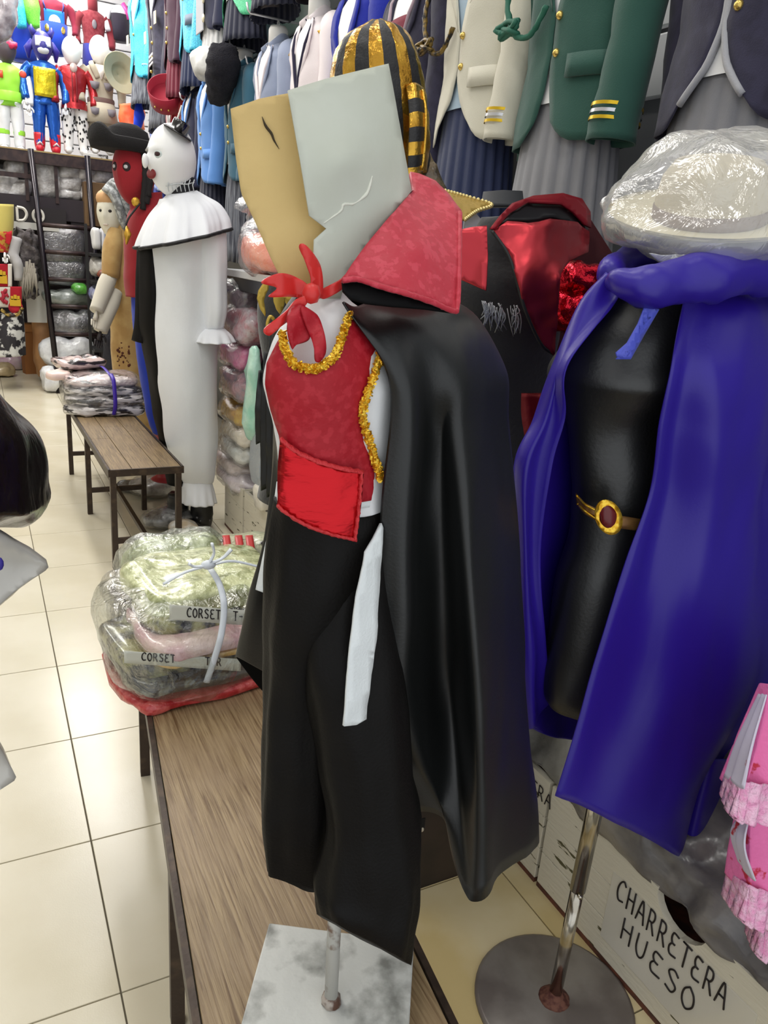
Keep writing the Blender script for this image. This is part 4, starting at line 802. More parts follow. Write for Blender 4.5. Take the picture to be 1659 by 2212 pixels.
build('neck', MB().loft([(278, 420, 322, 425, Yr, .055), (282, 462, 330, 450, Yr, .065)], 24, 10), redc, rqf)
felt_b = M((12, 9, 11), rough=.9, bump=.4, bs=200, sheen=0)
G = []
for r_, z_ in ((.06, .0), (.13, .0), (.17, .0), (.185, .05), (.17, .055), (.12, .02), (.105, .05), (.09, .10), (.045, .125), (.002, .128)):
    row = []
    for a in np.arange(48) * 2 * PI / 48:
        up = 1 + (.9 * max(0, math.cos(3 * (a + .5))) if r_ > .16 else 0); row.append(P(276, 330, Yr) + rot('Y', .05) @ np.array([r_ * math.cos(a), r_ * math.sin(a) * .85, z_ * up]))
    G.append(row)
build('pirate_hat', MB().grid(G, True, True), felt_b, rqf, label='black felt pirate hat')
br = MB()
for x, y1 in ((318, 440), (322, 425), (262, 395), (310, 452)):
    br.tube([P(x, 325, Yr - .09 if x > 300 else Yr + .06), P(x + 3, (325 + y1) / 2, Yr - .10 if x > 300 else Yr + .06), P(x - 2, y1, Yr - .11 if x > 300 else Yr + .06)], .014, 8, True, 24)
build('hair_braids', br, M((24, 20, 20), rough=.85), rqf, wr=(.005, 60))
gp2 = M((206, 160, 60), rough=.35, metal=.7)
ck = build('necklace', MB().tube([P(x, y, Yr - .13) for x, y in ((302, 440), (290, 455), (276, 475), (270, 500), (274, 520))], .005, 6, True, 20), black, rqf)
build('pendant', MB().tube([P(274, 488, Yr - .14), P(276, 505, Yr - .145), (P(273, 528, Yr - .14))], [.004, .018, .004], 8), gp2, ck, label='gold pendant')
build('brooch', MB().ell(P(293, 436, Yr - .125), (.02, .012, .022), 12), gp2, ck)

# ---- tan coat figure with grey hair
tqf = thing('coat_figure', 'mannequin in long tan coat with pale mask and combed grey hair', 'costume display', (.86, 5.2, 0))
Yt = 5.2; tan = cloth((196, 164, 108), col2=(176, 140, 86), cs=8)
build('coat', MB().loft([(245, 480, 300, 475, Yt, .08), (236, 520, 320, 510, Yt, .13), (236, 620, 320, 620, Yt, .13), (240, 720, 330, 720, Yt, .13), (246, 820, 345, 820, Yt, .14), (258, 900, 355, 900, Yt, .15), (268, 960, 362, 960, Yt, .16), (274, 985, 368, 985, Yt, .16)], 44, 60, lambda th, t: .06 * t * math.sin(6 * th + 1)), tan, tqf, wr=(.010, 8, 2))
sp = MB(); rr = random.Random(11)
for k in range(26):
    x = 252 + rr.random() * 26 + (k % 3) * 3; y = 740 + rr.random() * 50; sp.ell(P(x, y, Yt - .135 + .0006 * abs(x - 270)), (.006 * rr.uniform(.5, 1.6), .004, .008 * rr.uniform(.5, 1.6)), 6)
build('stains', sp, M((96, 52, 36), rough=.9), tqf, kind='stuff')
build('legs', MB().loft([(285, 970, 355, 970, Yt, .11), (292, 1000, 352, 1000, Yt, .10), (296, 1022, 350, 1022, Yt, .09)], 24, 14), M((60, 54, 50), rough=.8), tqf)
hm = MB(); HT = (P(243, 462, Yt), (.088, .10, .148), math.radians(-35), .55); head(hm, *HT, 40)
mk = build('mask', hm, [M((226, 222, 204), rough=.5), M((40, 34, 30), rough=.6), M((206, 196, 180), rough=.5)], tqf, label='plain pale mask')
face(mk, *HT, M((34, 28, 26), rough=.6), M((196, 180, 166), rough=.5), (.12, .06), (.2, .04))
build('forehead', MB().ell(P(237, 430, Yt - .01), (.080, .085, .06), 20), M((206, 160, 110), rough=.6), tqf, label='orange tan forehead')
hr = MB(); rr = random.Random(5)
for k in range(110):
    a = rr.random(); x0 = 222 + 36 * a; y0 = 408 - 20 * math.sin(a * 2.4); yo = Yt + rr.uniform(-.13, .08)
    hr.tube([P(x0, y0, yo), P(x0 + 20 + 8 * a, y0 + 18, yo - .03), P(x0 + 38 + 8 * a, y0 + 56 + 20 * rr.random(), yo - .03), P(x0 + 48 + 10 * a, y0 + 84 + 20 * rr.random(), yo)], [.012, .017, .014, .003], 5, True, 10)
build('hair', hr, M((120, 122, 122), rough=.6, col2=(196, 200, 200), cs=40), tqf, label='combed grey hair')
build('upper_sleeve', MB().tube([P(252, 500, Yt - .06), P(243, 540, Yt - .10), P(238, 600, Yt - .13)], [.05, .06, .05], 14, True, 14), tan, tqf)
build('sleeve', MB().tube([P(240, 590, Yt - .10), P(230, 612, Yt - .15), P(218, 645, Yt - .2), P(208, 672, Yt - .24)], [.045, .05, .045, .04], 14, True, 20), cloth((206, 200, 184)), tqf, label='cream sleeve and cuff')
build('sleeve', MB().tube([P(248, 630, Yt - .12), P(240, 655, Yt - .16), P(226, 690, Yt - .22), P(217, 716, Yt - .24)], [.045, .05, .045, .04], 14, True, 20), cloth((206, 200, 184)), tqf, label='cream sleeve and cuff')
hn = MB(); hand(hn, P(217, 716, Yt - .24), P(209, 760, Yt - .26) - P(217, 716, Yt - .24), .11); build('hand', hn, M((40, 34, 36), rough=.6), tqf)
hn = MB(); hand(hn, P(208, 672, Yt - .24), P(203, 720, Yt - .26) - P(208, 672, Yt - .24), .11); build('hand', hn, M((214, 208, 192), rough=.6), tqf)
# bagged shoes on the floor by the clown
bag('bag', PZ(365, 1120, .05), (.13, .07, .045), bagged((54, 52, 52), (150, 150, 150), cs=20), 'black bagged shoes on the floor at the clown boots', wr=.02, shell=CL)
bag('bag', PZ(398, 1142, .04), (.07, .05, .035), bagged((196, 176, 146), (220, 220, 216), cs=20), 'small bag with tan and clear wrapping before the clown boots', wr=.02)
bag('bag', PZ(330, 1050, .06), (.12, .10, .05), bagged((120, 116, 110), (190, 188, 180), cs=16), 'grey bagged shoes with red cuff on the floor behind the aisle bench', wr=.02, shell=CL)
bag('bag', PZ(290, 1050, .03), (.10, .07, .03), bagged((90, 86, 84), (140, 138, 132), cs=16), 'flat dark bag on the floor under the aisle bench', wr=.015)
# ================================================================ UNIFORM JACKETS hanging on the slatwall
goldb = M((206, 176, 96), rough=.25, metal=.85); silv = M((200, 200, 204), rough=.3, metal=.8); goldl = M((214, 176, 40), rough=.3, metal=.7)
hook_m = M((214, 214, 216), rough=.3, metal=.5)
skin_form = M((236, 234, 230), rough=.45)
def pleated(mb, R, T_, zt, zb, rx, ry, n, amp, flare=1.3):
    G = []
    for j in range(9):
        v = j / 8; k = 1 + (flare - 1) * v; row = []
        for i in range(n * 4):
            a = 2 * PI * i / (n * 4); s = (i % 4); q = k * (1 + amp * (.35 + v) * (0, 1, 1, -.25)[s])
            row.append(R @ np.array([rx * q * math.cos(a + (.0, .0, .35, .05)[s] * 2 * PI / n / 2), ry * q * math.sin(a), zt + (zb - zt) * v + .006 * math.sin(a * 3) * v]) + T_)
        G.append(row)
    return mb.grid(G, True, False)
def jacket(label, pos, yaw, main, sc_=1.0, inner=None, trim=None, skirt=None, skl=.42, stripes=None, flap=True, buttons=3, lapel=None, cord=None, open_=.16, sleeves=True, collar=True, group='uniform jackets on the wall', name='uniform_jacket', flap_col=None, tags=None, hook=True, sk_n=22, vest=None, tuck=True):
    """hanging jacket; pos = centre of the hem, facing local -Y"""
    T_ = np.array(pos, float); R = rot('Z', yaw); g = lambda q: R @ (np.array(q, float) * sc_) + T_
    t = thing(name, label, 'costume jacket', T_, group)
    zs = np.array([0, .08, .22, .38, .50, .565, .60, .635]); hw = np.array([.215, .205, .188, .196, .205, .195, .14, .072]); hd = np.array([.10, .098, .09, .098, .10, .085, .065, .045])
    def ring(z): return np.interp(z, zs, hw), np.interp(z, zs, hd)
    def gap(z): return open_ * max(0, 1 - z / .2) ** 1.3 + .62 * max(0, (z - .30) / .32) ** 1.1 + .015
    nu, nv = 52, 30; G = []
    for j in range(nv):
        z = .63 * j / (nv - 1); a_, b_ = ring(z); row = []
        for i in range(nu):
            u = i / (nu - 1); gp_ = gap(z); th = -PI / 2 + gp_ + u * (2 * PI - 2 * gp_); e = min(u, 1 - u)
            zz = z + .05 * max(0, 1 - e / .07) ** 2 * max(0, 1 - z / .12); w_ = 1 + .018 * math.sin(9 * th + 5 * z)
            row.append(g((a_ * w_ * math.cos(th), b_ * w_ * math.sin(th), zz)))
        G.append(row)
    body = build('body', MB().grid(G), main, t, solid=.004, wr=(.006, 9))
    if trim is not None:
        for i in (0, nu - 1): build('edge_trim', MB().tube([G[j][i] for j in range(nv)], .008 * sc_, 6), trim, body)
    inn = MB(); Gi = [[g((ring(z)[0] * .9 * math.cos(a), ring(z)[1] * .9 * math.sin(a), z)) for a in np.arange(28) * 2 * PI / 28] for z in (.10, .22, .38, .5, .57, .61, .645, .66)]
    build('shirt', inn.grid(Gi, True, False), inner or shirt_w, t)
    if vest is not None:
        build('waistcoat', MB().grid([[g((ring(z)[0] * .93 * math.sin(a), -ring(z)[1] * .95 * math.cos(a), z)) for a in np.linspace(-.9 + .5 * max(0, z - .42) / .1, .9, 16)] for z in np.linspace(.27, .5, 14)]), vest, t, solid=.003)
    if collar:
        build('collar', MB().tube([g(q) for q in ((-.06, -.055, .60), (-.068, .0, .648), (0, .04, .665), (.068, .0, .648), (.06, -.055, .60))], .018 * sc_, 10, True, 24, flat=1.4), lapel or main, t)
        for s in (-1, 1):
            f = lambda x, y, z: g((s * x, y, z))
            build('lapel', MB().grid([[f(.064, -.058, .615), f(.105, -.066, .60)], [f(.075, -.075, .55), f(.128, -.084, .535)], [f(.06, -.092, .46), f(.118, -.093, .47)], [f(.03, -.097, .38), f(.05, -.096, .385)], [f(.012, -.094, .315), f(.016, -.094, .318)]]), lapel or main, t, solid=.005)
    for k in range(buttons):
        z = .30 - .085 * k if vest is None else .42 - .1 * k; a_, b_ = ring(z); x = .02 if vest is None else .03
        build('button', MB().ell(g((x, -b_ - .003, z)), (.011 * sc_,) * 3, 10), goldb, t)
    if sleeves:
        for s in (-1, 1):
            tk = .10 if (s < 0 and tuck) else 0
            pts = [g((s * x * (1 - tk), y + tk * max(0, (.6 - z) / .6), z)) for x, y, z in ((.175, .0, .575), (.212, -.005, .53), (.228, -.012, .40), (.230, -.022, .26), (.226, -.04, .08), (.224, -.046, -.01))]
            sv = build('sleeve', MB().tube(pts, [.055 * sc_, .066 * sc_, .060 * sc_, .055 * sc_, .055 * sc_, .058 * sc_], 20, False, 26, flat=1.15), main, t, wr=(.005, 14), solid=.004)
            if stripes:
                d = (pts[-1] - pts[-2]) / np.linalg.norm(pts[-1] - pts[-2])
                for k, mm in enumerate(stripes):
                    q = pts[-2] + d * (.012 + .016 * k) * sc_
                    build('cuff_stripe', MB().tube([q - d * .004, q + d * .004], .0595 * sc_, 20, False, flat=1.15), mm, sv)
    if flap:
        for s in ((1,) if sleeves else (-1, 1)):
            V_ = []
            for v, z in enumerate((.205, .15)):
                a_, b_ = ring(z); V_.append([g((s * a_ * math.sin(th) * 1.03, -b_ * math.cos(th) * 1.05 - .004, z - .012 * (th - .35) * 0)) for th in np.linspace(.36, 1.05, 8)])
            build('pocket_flap', MB().grid(V_), flap_col or main, t, solid=.006)
    if skirt is not None:
        build('pleated_skirt', pleated(MB(), R * sc_, T_, .16, -skl, .165, .075, sk_n, .05), skirt, t, solid=.002)
    if cord is not None:
        build('shoulder_cord', MB().tube([g(q) for q in ((-.18, -.07, .56), (-.21, -.11, .42), (-.16, -.12, .30), (-.09, -.11, .27), (-.03, -.105, .33))], .008 * sc_, 8, True, 40), cord, t, wr=(.004, 90))
        build('cord_knot', MB().tube([g((-.17 + .05 * math.sin(k * 1.9), -.125 + .012 * math.cos(k * 2.7), .30 + .018 * math.cos(k * 1.3))) for k in range(14)], .007 * sc_, 7, True, 60), cord, t)
    for q in tags or []:
        build('price_tag', MB().box(g(q), (.022 * sc_, .002, .036 * sc_), yaw), M((222, 214, 180), rough=.6), t, smooth=False)
    build('neck_form', MB().lathe(T_, [(.05 * sc_, .60 * sc_), (.05 * sc_, .70 * sc_), (.042 * sc_, .715 * sc_), (.0, .72 * sc_)], 16), skin_form, t)
    if hook:
        build('hanger_hook', MB().tube([g(q) for q in ((0, 0, .65), (0, 0, .70), (.012, 0, .725), (0, 0, .745), (-.018, .0, .735))], .003, 6, True, 20), hook_m, t)
    return t
navy = cloth((40, 38, 56), col2=(48, 46, 66), cs=30); navy2 = cloth((34, 36, 62)); green = cloth((42, 78, 68)); beige = cloth((198, 194, 178)); gray_sk = cloth((124, 124, 128), bump=.1); navy_sk = cloth((40, 48, 78)); gray_trim = cloth((160, 160, 164))
maroon = cloth((116, 26, 48)); royal = cloth((26, 40, 150)); lblue = cloth((92, 140, 206)); teal = cloth((50, 92, 112)); gblue = cloth((140, 150, 174)); wpink = cloth((232, 222, 224)); turq = M((20, 160, 200), rough=.5, col2=(70, 205, 235), cs=120, bump=.4, bs=200, spec=.7); emer = M((70, 178, 130), rough=.5, col2=(96, 200, 150), cs=150)
gray_str = M((120, 124, 132), rough=.85, col2=(70, 72, 82), cs=14, lo=.46, hi=.52, stretch=(9, 9, .2)); dnavy_sk = cloth((44, 46, 62)); maroon_sk = cloth((110, 40, 56)); wgray = cloth((196, 196, 196)); shag = M((28, 27, 36), rough=.95, bump=.9, bs=160)
Y0 = -PI / 2; XH, ZH = 1.50, 1.775
jacket('navy jacket with grey edging over maroon waistcoat and grey skirt, rightmost in the row', (XH + .02, 1.335, ZH - .05), Y0, navy, trim=gray_trim, skirt=gray_sk, vest=maroon, flap=False, open_=.38, buttons=3, hook=False)
jacket('dark green blazer with gold buttons and striped cuffs above a grey pleated skirt', (XH - .01, 1.87, ZH - .045), Y0, green, skirt=gray_sk, skl=.36, stripes=(goldl, silv, goldl), cord=M((30, 92, 72), rough=.7), buttons=2)
jacket('cream beige blazer with black and gold cord above a navy pleated skirt', (XH, 2.36, ZH), Y0, beige, inner=cloth((150, 170, 186)), skirt=navy_sk, skl=.40, stripes=(goldl, silv, goldl), cord=M((120, 96, 40), rough=.4, metal=.4, col2=(20, 20, 24), cs=60), buttons=2, open_=.4)
jacket('navy jacket with maroon waistcoat and silver piping, left of the beige blazer', (XH, 2.80, ZH - .06), Y0, navy, trim=M((150, 130, 140), rough=.5), vest=maroon, buttons=4, open_=.3, skirt=dnavy_sk, skl=.3)
jacket('royal blue jacket behind the gold striped headdress', (XH, 3.30, ZH + .02), Y0, royal, buttons=2, skirt=dnavy_sk, skl=.3)
t = jacket('white jacket with gold fringed shoulders above the cardboard', (XH, 3.80, ZH + .02), Y0, wpink, trim=cloth((40, 36, 60)), buttons=2, skirt=dnavy_sk)
for s in (-1, 1):
    eb = MB()
    for k in range(9):
        a = .10 + .011 * k; eb.tube([np.array((XH - .02, 3.80 - s * (.14 + .008 * k), ZH + .60 - .004 * k)), np.array((XH - .06, 3.80 - s * (.15 + .009 * k), ZH + .56 - .004 * k))], .005, 5)
    build('epaulette', eb, gold_t, t, label='gold fringe epaulette')
jacket('pale grey blue blazer between the white and teal jackets', (XH, 4.36, ZH + .01), Y0, gblue, buttons=2, skirt=gray_str, trim=wpink)
jacket('dark teal blazer above a striped grey pleated skirt', (XH, 4.95, ZH), Y0, teal, buttons=2, skirt=gray_str, skl=.46, lapel=teal)
jacket('light blue blazer left of the teal one', (XH - .02, 5.52, ZH + .01), Y0, lblue, buttons=2, skirt=dnavy_sk, skl=.36, flap_col=lblue)
jacket('navy jacket with white rope cord and blue edging beside the light blue blazer', (XH, 6.05, ZH + .01), Y0, navy2, trim=lblue, cord=M((226, 224, 216), rough=.7), buttons=3, skirt=dnavy_sk, open_=.3)
jacket('red jacket with white collar under the red cap', (XH, 6.55, ZH + .06), Y0, cloth((164, 40, 48)), trim=cloth((206, 200, 196)), buttons=2, skirt=dnavy_sk)
jacket('pale blue and white jacket behind the pirate hat', (XH, 7.2, ZH + .03), Y0, M((170, 186, 222), rough=.6, col2=(60, 84, 180), cs=7), buttons=2, skirt=cloth((50, 66, 150)))
# red kepi cap on the jacket stand
kq = thing('band_cap', 'red open topped band cap with gold studs above the red jacket', 'hat', PX(362, 235, 1.36))
kc_ = PX(360, 203, 1.36); _z = np.array([-.30, -.72, .60]); _z /= np.linalg.norm(_z); _x = np.cross([0, 0, 1], _z); _x /= np.linalg.norm(_x); Rk = np.array([_x, np.cross(_z, _x), _z]).T
build('cap_band', MB().lathe(kc_, [(.001, -.07), (.128, -.07), (.131, .06), (.125, .06), (.122, -.01), (.001, -.012)], 40, Rk, caps=False), cloth((150, 26, 48), rough=.6), kq)
for a in (4.1, 4.5, 4.9):
    build('stud', MB().ell(kc_ + Rk @ np.array([.130 * math.cos(a), .130 * math.sin(a), -.025]), (.009,) * 3, 8), goldb, kq)
# upper row
def upos(y, z): return (1.47, y, z)
U = 'uniform jackets in the upper row'
jacket('bright turquoise jacket with grey tags, farthest left in the upper row', upos(7.75, 2.72), Y0 + .15, turq, 1.12, inner=wpink, skirt=gray_str, skl=.18, buttons=1, group=U, tags=[(-.12, -.1, .28)], stripes=(M((190, 190, 200), rough=.6),), flap=False)
tj = jacket('large navy uniform with white triple stripe pocket and cream tags in the upper row', upos(6.95, 2.60), Y0 + .1, navy, 1.18, skirt=gray_str, skl=.30, buttons=4, group=U, tags=[(-.10, -.105, .26), (.12, -.105, .34)], flap=False)
for k in range(3):
    build('pocket_stripe', MB().box(np.array(upos(6.84, 2.60)) + np.array([-.135, 0, .09 + .03 * k]), (.003, .085, .007), -.05), M((226, 226, 230), rough=.6), tj, smooth=False)
jacket('dark maroon uniform right of the large navy uniform, upper row', upos(6.42, 2.62), Y0, cloth((60, 26, 48)), 1.1, skirt=maroon_sk, skl=.2, buttons=3, group=U, flap=False)
jacket('second turquoise jacket above dark navy pleats, upper row', upos(5.92, 2.60), Y0, turq, 1.1, skirt=navy_sk, skl=.18, buttons=1, group=U, tags=[(-.10, -.1, .42)], flap_col=M((96, 110, 130), rough=.7))
tj = jacket('navy uniform with light grey front panel and large pale buttons, upper row', upos(5.36, 2.63), Y0, navy2, 1.1, skirt=wgray, skl=.2, buttons=0, group=U, flap=False)
build('front_panel', MB().box(np.array(upos(5.40, 2.63)) + np.array([-.118, 0, .15]), (.004, .085, .14)), cloth((170, 170, 176)), tj, smooth=False, bevel=.003)
for k in range(3): build('pocket_stripe', MB().box(np.array(upos(5.40, 2.63)) + np.array([-.124, 0, .225 + .02 * k]), (.002, .08, .005)), M((236, 236, 236), rough=.6), tj, smooth=False)
for k in range(4): build('button', MB().ell(np.array(upos(5.27, 2.63)) + np.array([-.13, 0, .06 + .10 * k]), (.008, .024, .024), 12), M((214, 204, 176), rough=.3, metal=.5), tj)
jacket('bright green waistcoat above dark pleated skirt, upper row', upos(4.86, 2.60), Y0, emer, 1.08, skirt=dnavy_sk, skl=.10, buttons=0, group=U, sleeves=False, flap=False, open_=.6)
jacket('grey jacket above a dark pleated skirt near the white hooks, upper row', upos(4.34, 2.63), Y0, cloth((110, 104, 104)), 1.05, skirt=dnavy_sk, skl=.08, buttons=1, group=U, flap=False)
jacket('black jacket with cream hem bundle near the top, upper row', upos(3.8, 2.56), Y0, cloth((30, 26, 36)), 1.05, skirt=cloth((40, 36, 52)), skl=-.02, buttons=1, group=U, flap=False)
jacket('dark uniform nearest the camera in the upper row', upos(3.25, 2.60), Y0, cloth((46, 40, 54)), 1.05, skirt=cloth((60, 52, 60)), skl=-.04, buttons=1, group=U, flap=False)
solo('fur_coat', MB().tube([PX(483, 98, 1.33), PX(482, 130, 1.33), PX(478, 170, 1.34), PX(470, 215, 1.35)], [.07, .095, .09, .06], 20, True, 26), shag, 'shaggy black sleeve hanging below the grey front uniform', 'coat', wr=(.010, 30))
solo('gathered_bag', MB().loft([(512, 85, 548, 88, 4.6, .05), (434, 118, 478, 122, 4.9, .09)], 8, 4) if False else pillow(MB(), PX(452, 140, 1.36), (.10, .14, .09), e=.8), M((206, 206, 204), rough=.4, bump=.4, bs=20), 'pale plastic bag hung under the grey white skirt', 'bag', wr=(.025, 12))
# slatwall arms
def arm(y, z, L, label):
    o = MB(); x1 = WALLX - .014; o.tube([(x1, y, z), (x1 - L, y, z), (x1 - L - .012, y, z + .012), (x1 - L - .018, y, z + .045)], .006, 8)
    o.box((x1 - .002, y, z), (.003, .02, .035)); return solo('wall_hook', o, hook_m, label, 'hook', 'white slatwall hooks')
for y, z, L, lab in ((4.42, 2.55, .40, 'white hook arm pointing left below the dark skirts'), (4.95, 2.50, .34, 'white hook arm above the light blue blazer'), (6.2, 2.38, .34, 'white hook arm above the red cap'), (3.95, 2.40, .2, 'short white hook above the white jacket'), (4.75, 2.38, .3, 'white hook arm over the teal blazer')):
    a_ = arm(y, z, L, lab)
    build('hanging_wire', MB().tube([(WALLX - .06 - L * .5, y, z - .006), (WALLX - .07 - L * .5, y + .02, z - .08), (WALLX - .055 - L * .5, y + .01, z - .15)], .0035, 5, True, 12), hook_m, a_)

# ================================================================ STEEL MEZZANINE with rail, ladder, packed bundles
mz = thing('steel_mezzanine', 'dark steel mezzanine rack across the end of the shop', 'rack', (-.2, 8.7, 0))
FY = 8.1; zt = float(P(120, 334, FY)[2])
dk = build('deck', MB().box((-.2, 8.68, zt - .03), (1.98, .58, .025)), M((120, 112, 100), rough=.7), mz, smooth=False)
build('edge_beam', MB().box((-.2, FY, zt - .045), (1.98, .025, .05)), steel, mz, smooth=False, bevel=.003)
build('gilt_strip', MB().box((-.2, FY - .018, zt + .008), (1.98, .012, .006)), M((150, 128, 84), rough=.5), mz, smooth=False)
zb = float(P(120, 452, FY)[2])
build('lower_beam', MB().box((-.2, FY + .06, zb), (1.98, .04, .095)), M((34, 24, 32), rough=.6), mz, smooth=False)
build('lower_deck', MB().box((-.2, 8.68, zb + .07), (1.98, .5, .012)), black, mz, smooth=False)
for px in (58, 122):
    q = P(px, 400, FY + .02); build('post', MB().box((q[0], FY + .02, (zt + zb) / 2), (.014, .014, (zt - zb) / 2 - .05)), steel, mz, smooth=False)
q0, q1 = P(0, 374, FY), P(75, 380, FY); build('cross_bar', MB().box(((q0[0] + q1[0]) / 2 - .5, FY + .01, q0[2]), (.5 + (q1[0] - q0[0]) / 2, .012, .02)), steel, mz, smooth=False)
q = P(178, 600, 8.2); build('post', MB().box((q[0], 8.2, .78), (.085, .06, .78)), M((36, 26, 34), rough=.6), mz, smooth=False, label='wide dark panel post')
q = P(222, 600, 8.2); build('post', MB().box((q[0] + .1, 8.3, .78), (.02, .03, .78)), black, mz, smooth=False)
wp = bagged((206, 204, 204), (140, 136, 134), cs=11, coat=.3, bump=.8)
for k, (px, py, hx, hz) in enumerate(((12, 400, .10, .14), (35, 365, .10, .07), (36, 410, .13, .09), (102, 388, .12, .17), (147, 372, .11, .08), (147, 400, .12, .07), (148, 422, .12, .05), (185, 368, .09, .11), (188, 410, .08, .11), (218, 378, .13, .10))):
    q = P(px, py, 8.32)
    bag('wrapped_bundle', q, (hx, .16, hz), wp, ['white wrapped bundle at the left frame edge on the mezzanine shelf', 'small white wrapped bundle above the cross bar', 'white wrapped bundle under the cross bar left of the ladder', 'tall white wrapped bundle right of the ladder top', 'top wrapped bundle of the stack in the middle bay', 'middle wrapped bundle of the stack in the middle bay', 'bottom wrapped bundle of the stack in the middle bay', 'upper white bundle right of the middle stack', 'lower white bundle right of the middle stack', 'grey wrapped bundle beside the pirate hat'][k], 'bundle', wr=.022, s=11, e=.5, group='wrapped bundles on the mezzanine shelf', n=22)
sgn = build('sign_board', MB().box(tuple(P(50, 464, FY - .01)), (.36, .006, .075)), M((26, 18, 20), rough=.5), mz, smooth=False)
lt = letters(MB(), 'DO', P(35, 476, FY - .02), (1, 0, 0), (0, 0, 1), (0, -1, 0), .105, .115, .013, gap=1.3)
build('sign_letters', lt, M((214, 210, 200), rough=.6), sgn, smooth=False)
build('sign_strip', MB().box(tuple(P(50, 487, FY - .02)), (.30, .004, .03)), M((200, 198, 190), rough=.6), sgn, smooth=False)
# dark back boards under the mezzanine
build('back_panel', MB().box((-.2, 9.15, .78), (1.98, .01, .78)), M((38, 28, 34), rough=.8), mz, smooth=False)
lad = thing('ladder', 'black steel ladder leaning on the mezzanine edge', 'ladder', P(165, 850, 7.72) * [1, 1, 0])
shiny = M((30, 24, 30), rough=.25, metal=.5)
L0, L1 = np.array((.615, 7.66, .0)), P(66, 322, 7.95); R0, R1 = np.array((1.02, 7.66, 0)), np.array((.98, 7.95, L1[2]))
build('side_rail', MB().tube([L0, L1], .026, 10), shiny, lad); build('side_rail', MB().tube([R0, R1], .026, 10), shiny, lad)
for py in (487, 545, 604, 662, 722, 786):
    a = L0 + (L1 - L0) * ((P(115, py, 7.72)[2] - L0[2]) / (L1[2] - L0[2])); b_ = R0 + (R1 - R0) * ((a[2] + .0) / R1[2])
    build('rung', MB().tube([a, b_], .020, 8), steel, lad)
# ================================================================ CHILD MANNEQUINS on the mezzanine
skinw = M((240, 238, 236), rough=.35)
def kid(name, label, px, pyt, pyb, Y, top, legs, boots=None, sleeves=None, hd='plain', glove=None, headmat=None, hands=True, legless=False, wide=1.0, arm_out=0, headless=False, cat='costume mannequin', group='child mannequins on the mezzanine'):
    b = P(px, pyb, Y); Ht = float(P(px, pyt, Y)[2] - b[2]); q = lambda x, y, z: b + np.array([x, y, z]) * Ht
    t = thing(name, label, cat, b, group); W = wide
    def lf(rows, n=28, nv=24): # rows (z, hx, hy, cx)
        K = cr(np.array([[r[0], r[1] * W, r[2], r[3] if len(r) > 3 else 0] for r in rows]), nv)
        return MB().grid([[q(k[3] + k[1] * math.cos(a), k[2] * math.sin(a), k[0]) for a in np.arange(n) * 2 * PI / n] for k in K], True, True)
    build('costume_top', lf([(.40, .115, .075), (.50, .105, .07), (.60, .115, .078), (.69, .135, .075), (.735, .115, .06), (.765, .05, .045)]), top, t, wr=(.006 , 14))
    t['_h'] = 0; del t['_h']
    if not legless:
        for s in (-1, 1):
            build('leg', lf([(.44, .065, .065, s * .052), (.30, .058, .058, s * .062), (.16, .048, .05, s * .066), (.05, .042, .045, s * .068), (.02, .04, .045, s * .068)]), legs, t, wr=(.005, 14))
            bt = MB().tube([q(s * .068, .0, .16 if boots else .03), q(s * .068, 0, .08 if boots else .026), q(s * .07, -.02, .026), q(s * .076, -.09, .022)], [.05 * Ht, .05 * Ht, .042 * Ht, .028 * Ht] if boots else [.035 * Ht, .035 * Ht, .034 * Ht, .022 * Ht], 12, True, 14)
            build('boot' if boots else 'foot', bt, boots or skinw, t)
    for s in (-1, 1):
        pts = [q(s * .105 * W, .0, .715), q(s * .155 * W, 0, .66), q(s * (.178 + arm_out) * W, -.02, .54), q(s * (.17 + arm_out) * W, -.075, .43)]
        build('sleeve', MB().tube(pts, [.05 * Ht, .048 * Ht, .04 * Ht, .034 * Ht], 14, True, 18), sleeves or top, t, wr=(.004, 20))
        if hands:
            hn = hand(MB(), pts[-1], (-s * .12, -.12, -1), .115 * Ht, .3, s); build('hand', hn, glove or skinw, t)
    if not headless:
        build('neck', MB().tube([q(0, .0, .74), q(0, 0, .82)], .038 * Ht, 14), headmat or skinw, t)
        hm = MB(); head(hm, q(0, -.01, .882), (.09 * Ht, .10 * Ht, .126 * Ht), 0, .12 if hd == 'plain' else .5, 32, eyes=0)
        build('head', hm, headmat or skinw, t)
    t['base'] = 0; del t['base']
    return t, q, Ht
lime = M((150, 214, 60), rough=.4); wsh = M((222, 224, 226), rough=.3, bump=.2, bs=30); bfoil = foil((40, 96, 190), rough=.25, metal=.6); yfoil = foil((212, 190, 40), rough=.22, metal=.7); rfoil = foil((176, 46, 52), rough=.3, metal=.6); rboot = M((196, 26, 44), rough=.35, bump=.3, bs=30)
khaki = cloth((172, 162, 144)); pock = cloth((110, 104, 110)); dots = M((226, 224, 222), rough=.8)
KY = 8.36
# white and green padded suit
t, q, h = kid('child_costume', 'child mannequin in white and lime green padded suit at the left frame edge', 28, 80, 329, KY, lime, wsh, wsh, wsh, headmat=M((70, 60, 66), rough=.6))
build('belt', MB().lathe(q(0, 0, .44), [(.118 * h, 0), (.122 * h, .02), (.122 * h, .06), (.116 * h, .08)], 24, caps=False), lime, t); build('chest_badge', MB().box(q(-.06, -.085, .66), (.014, .006, .03)), M((214, 76, 40), rough=.4), t)
build('shoulder_badge', MB().ell(q(.13, -.05, .69), (.03, .012, .03), 12), M((206, 66, 46), rough=.5), t)
for s in (-1, 1): build('boot_band', MB().lathe(q(s * .068, 0, .155), [(.052 * h, 0), (.054 * h, .02), (.052 * h, .04)], 18, caps=False), lime, t)
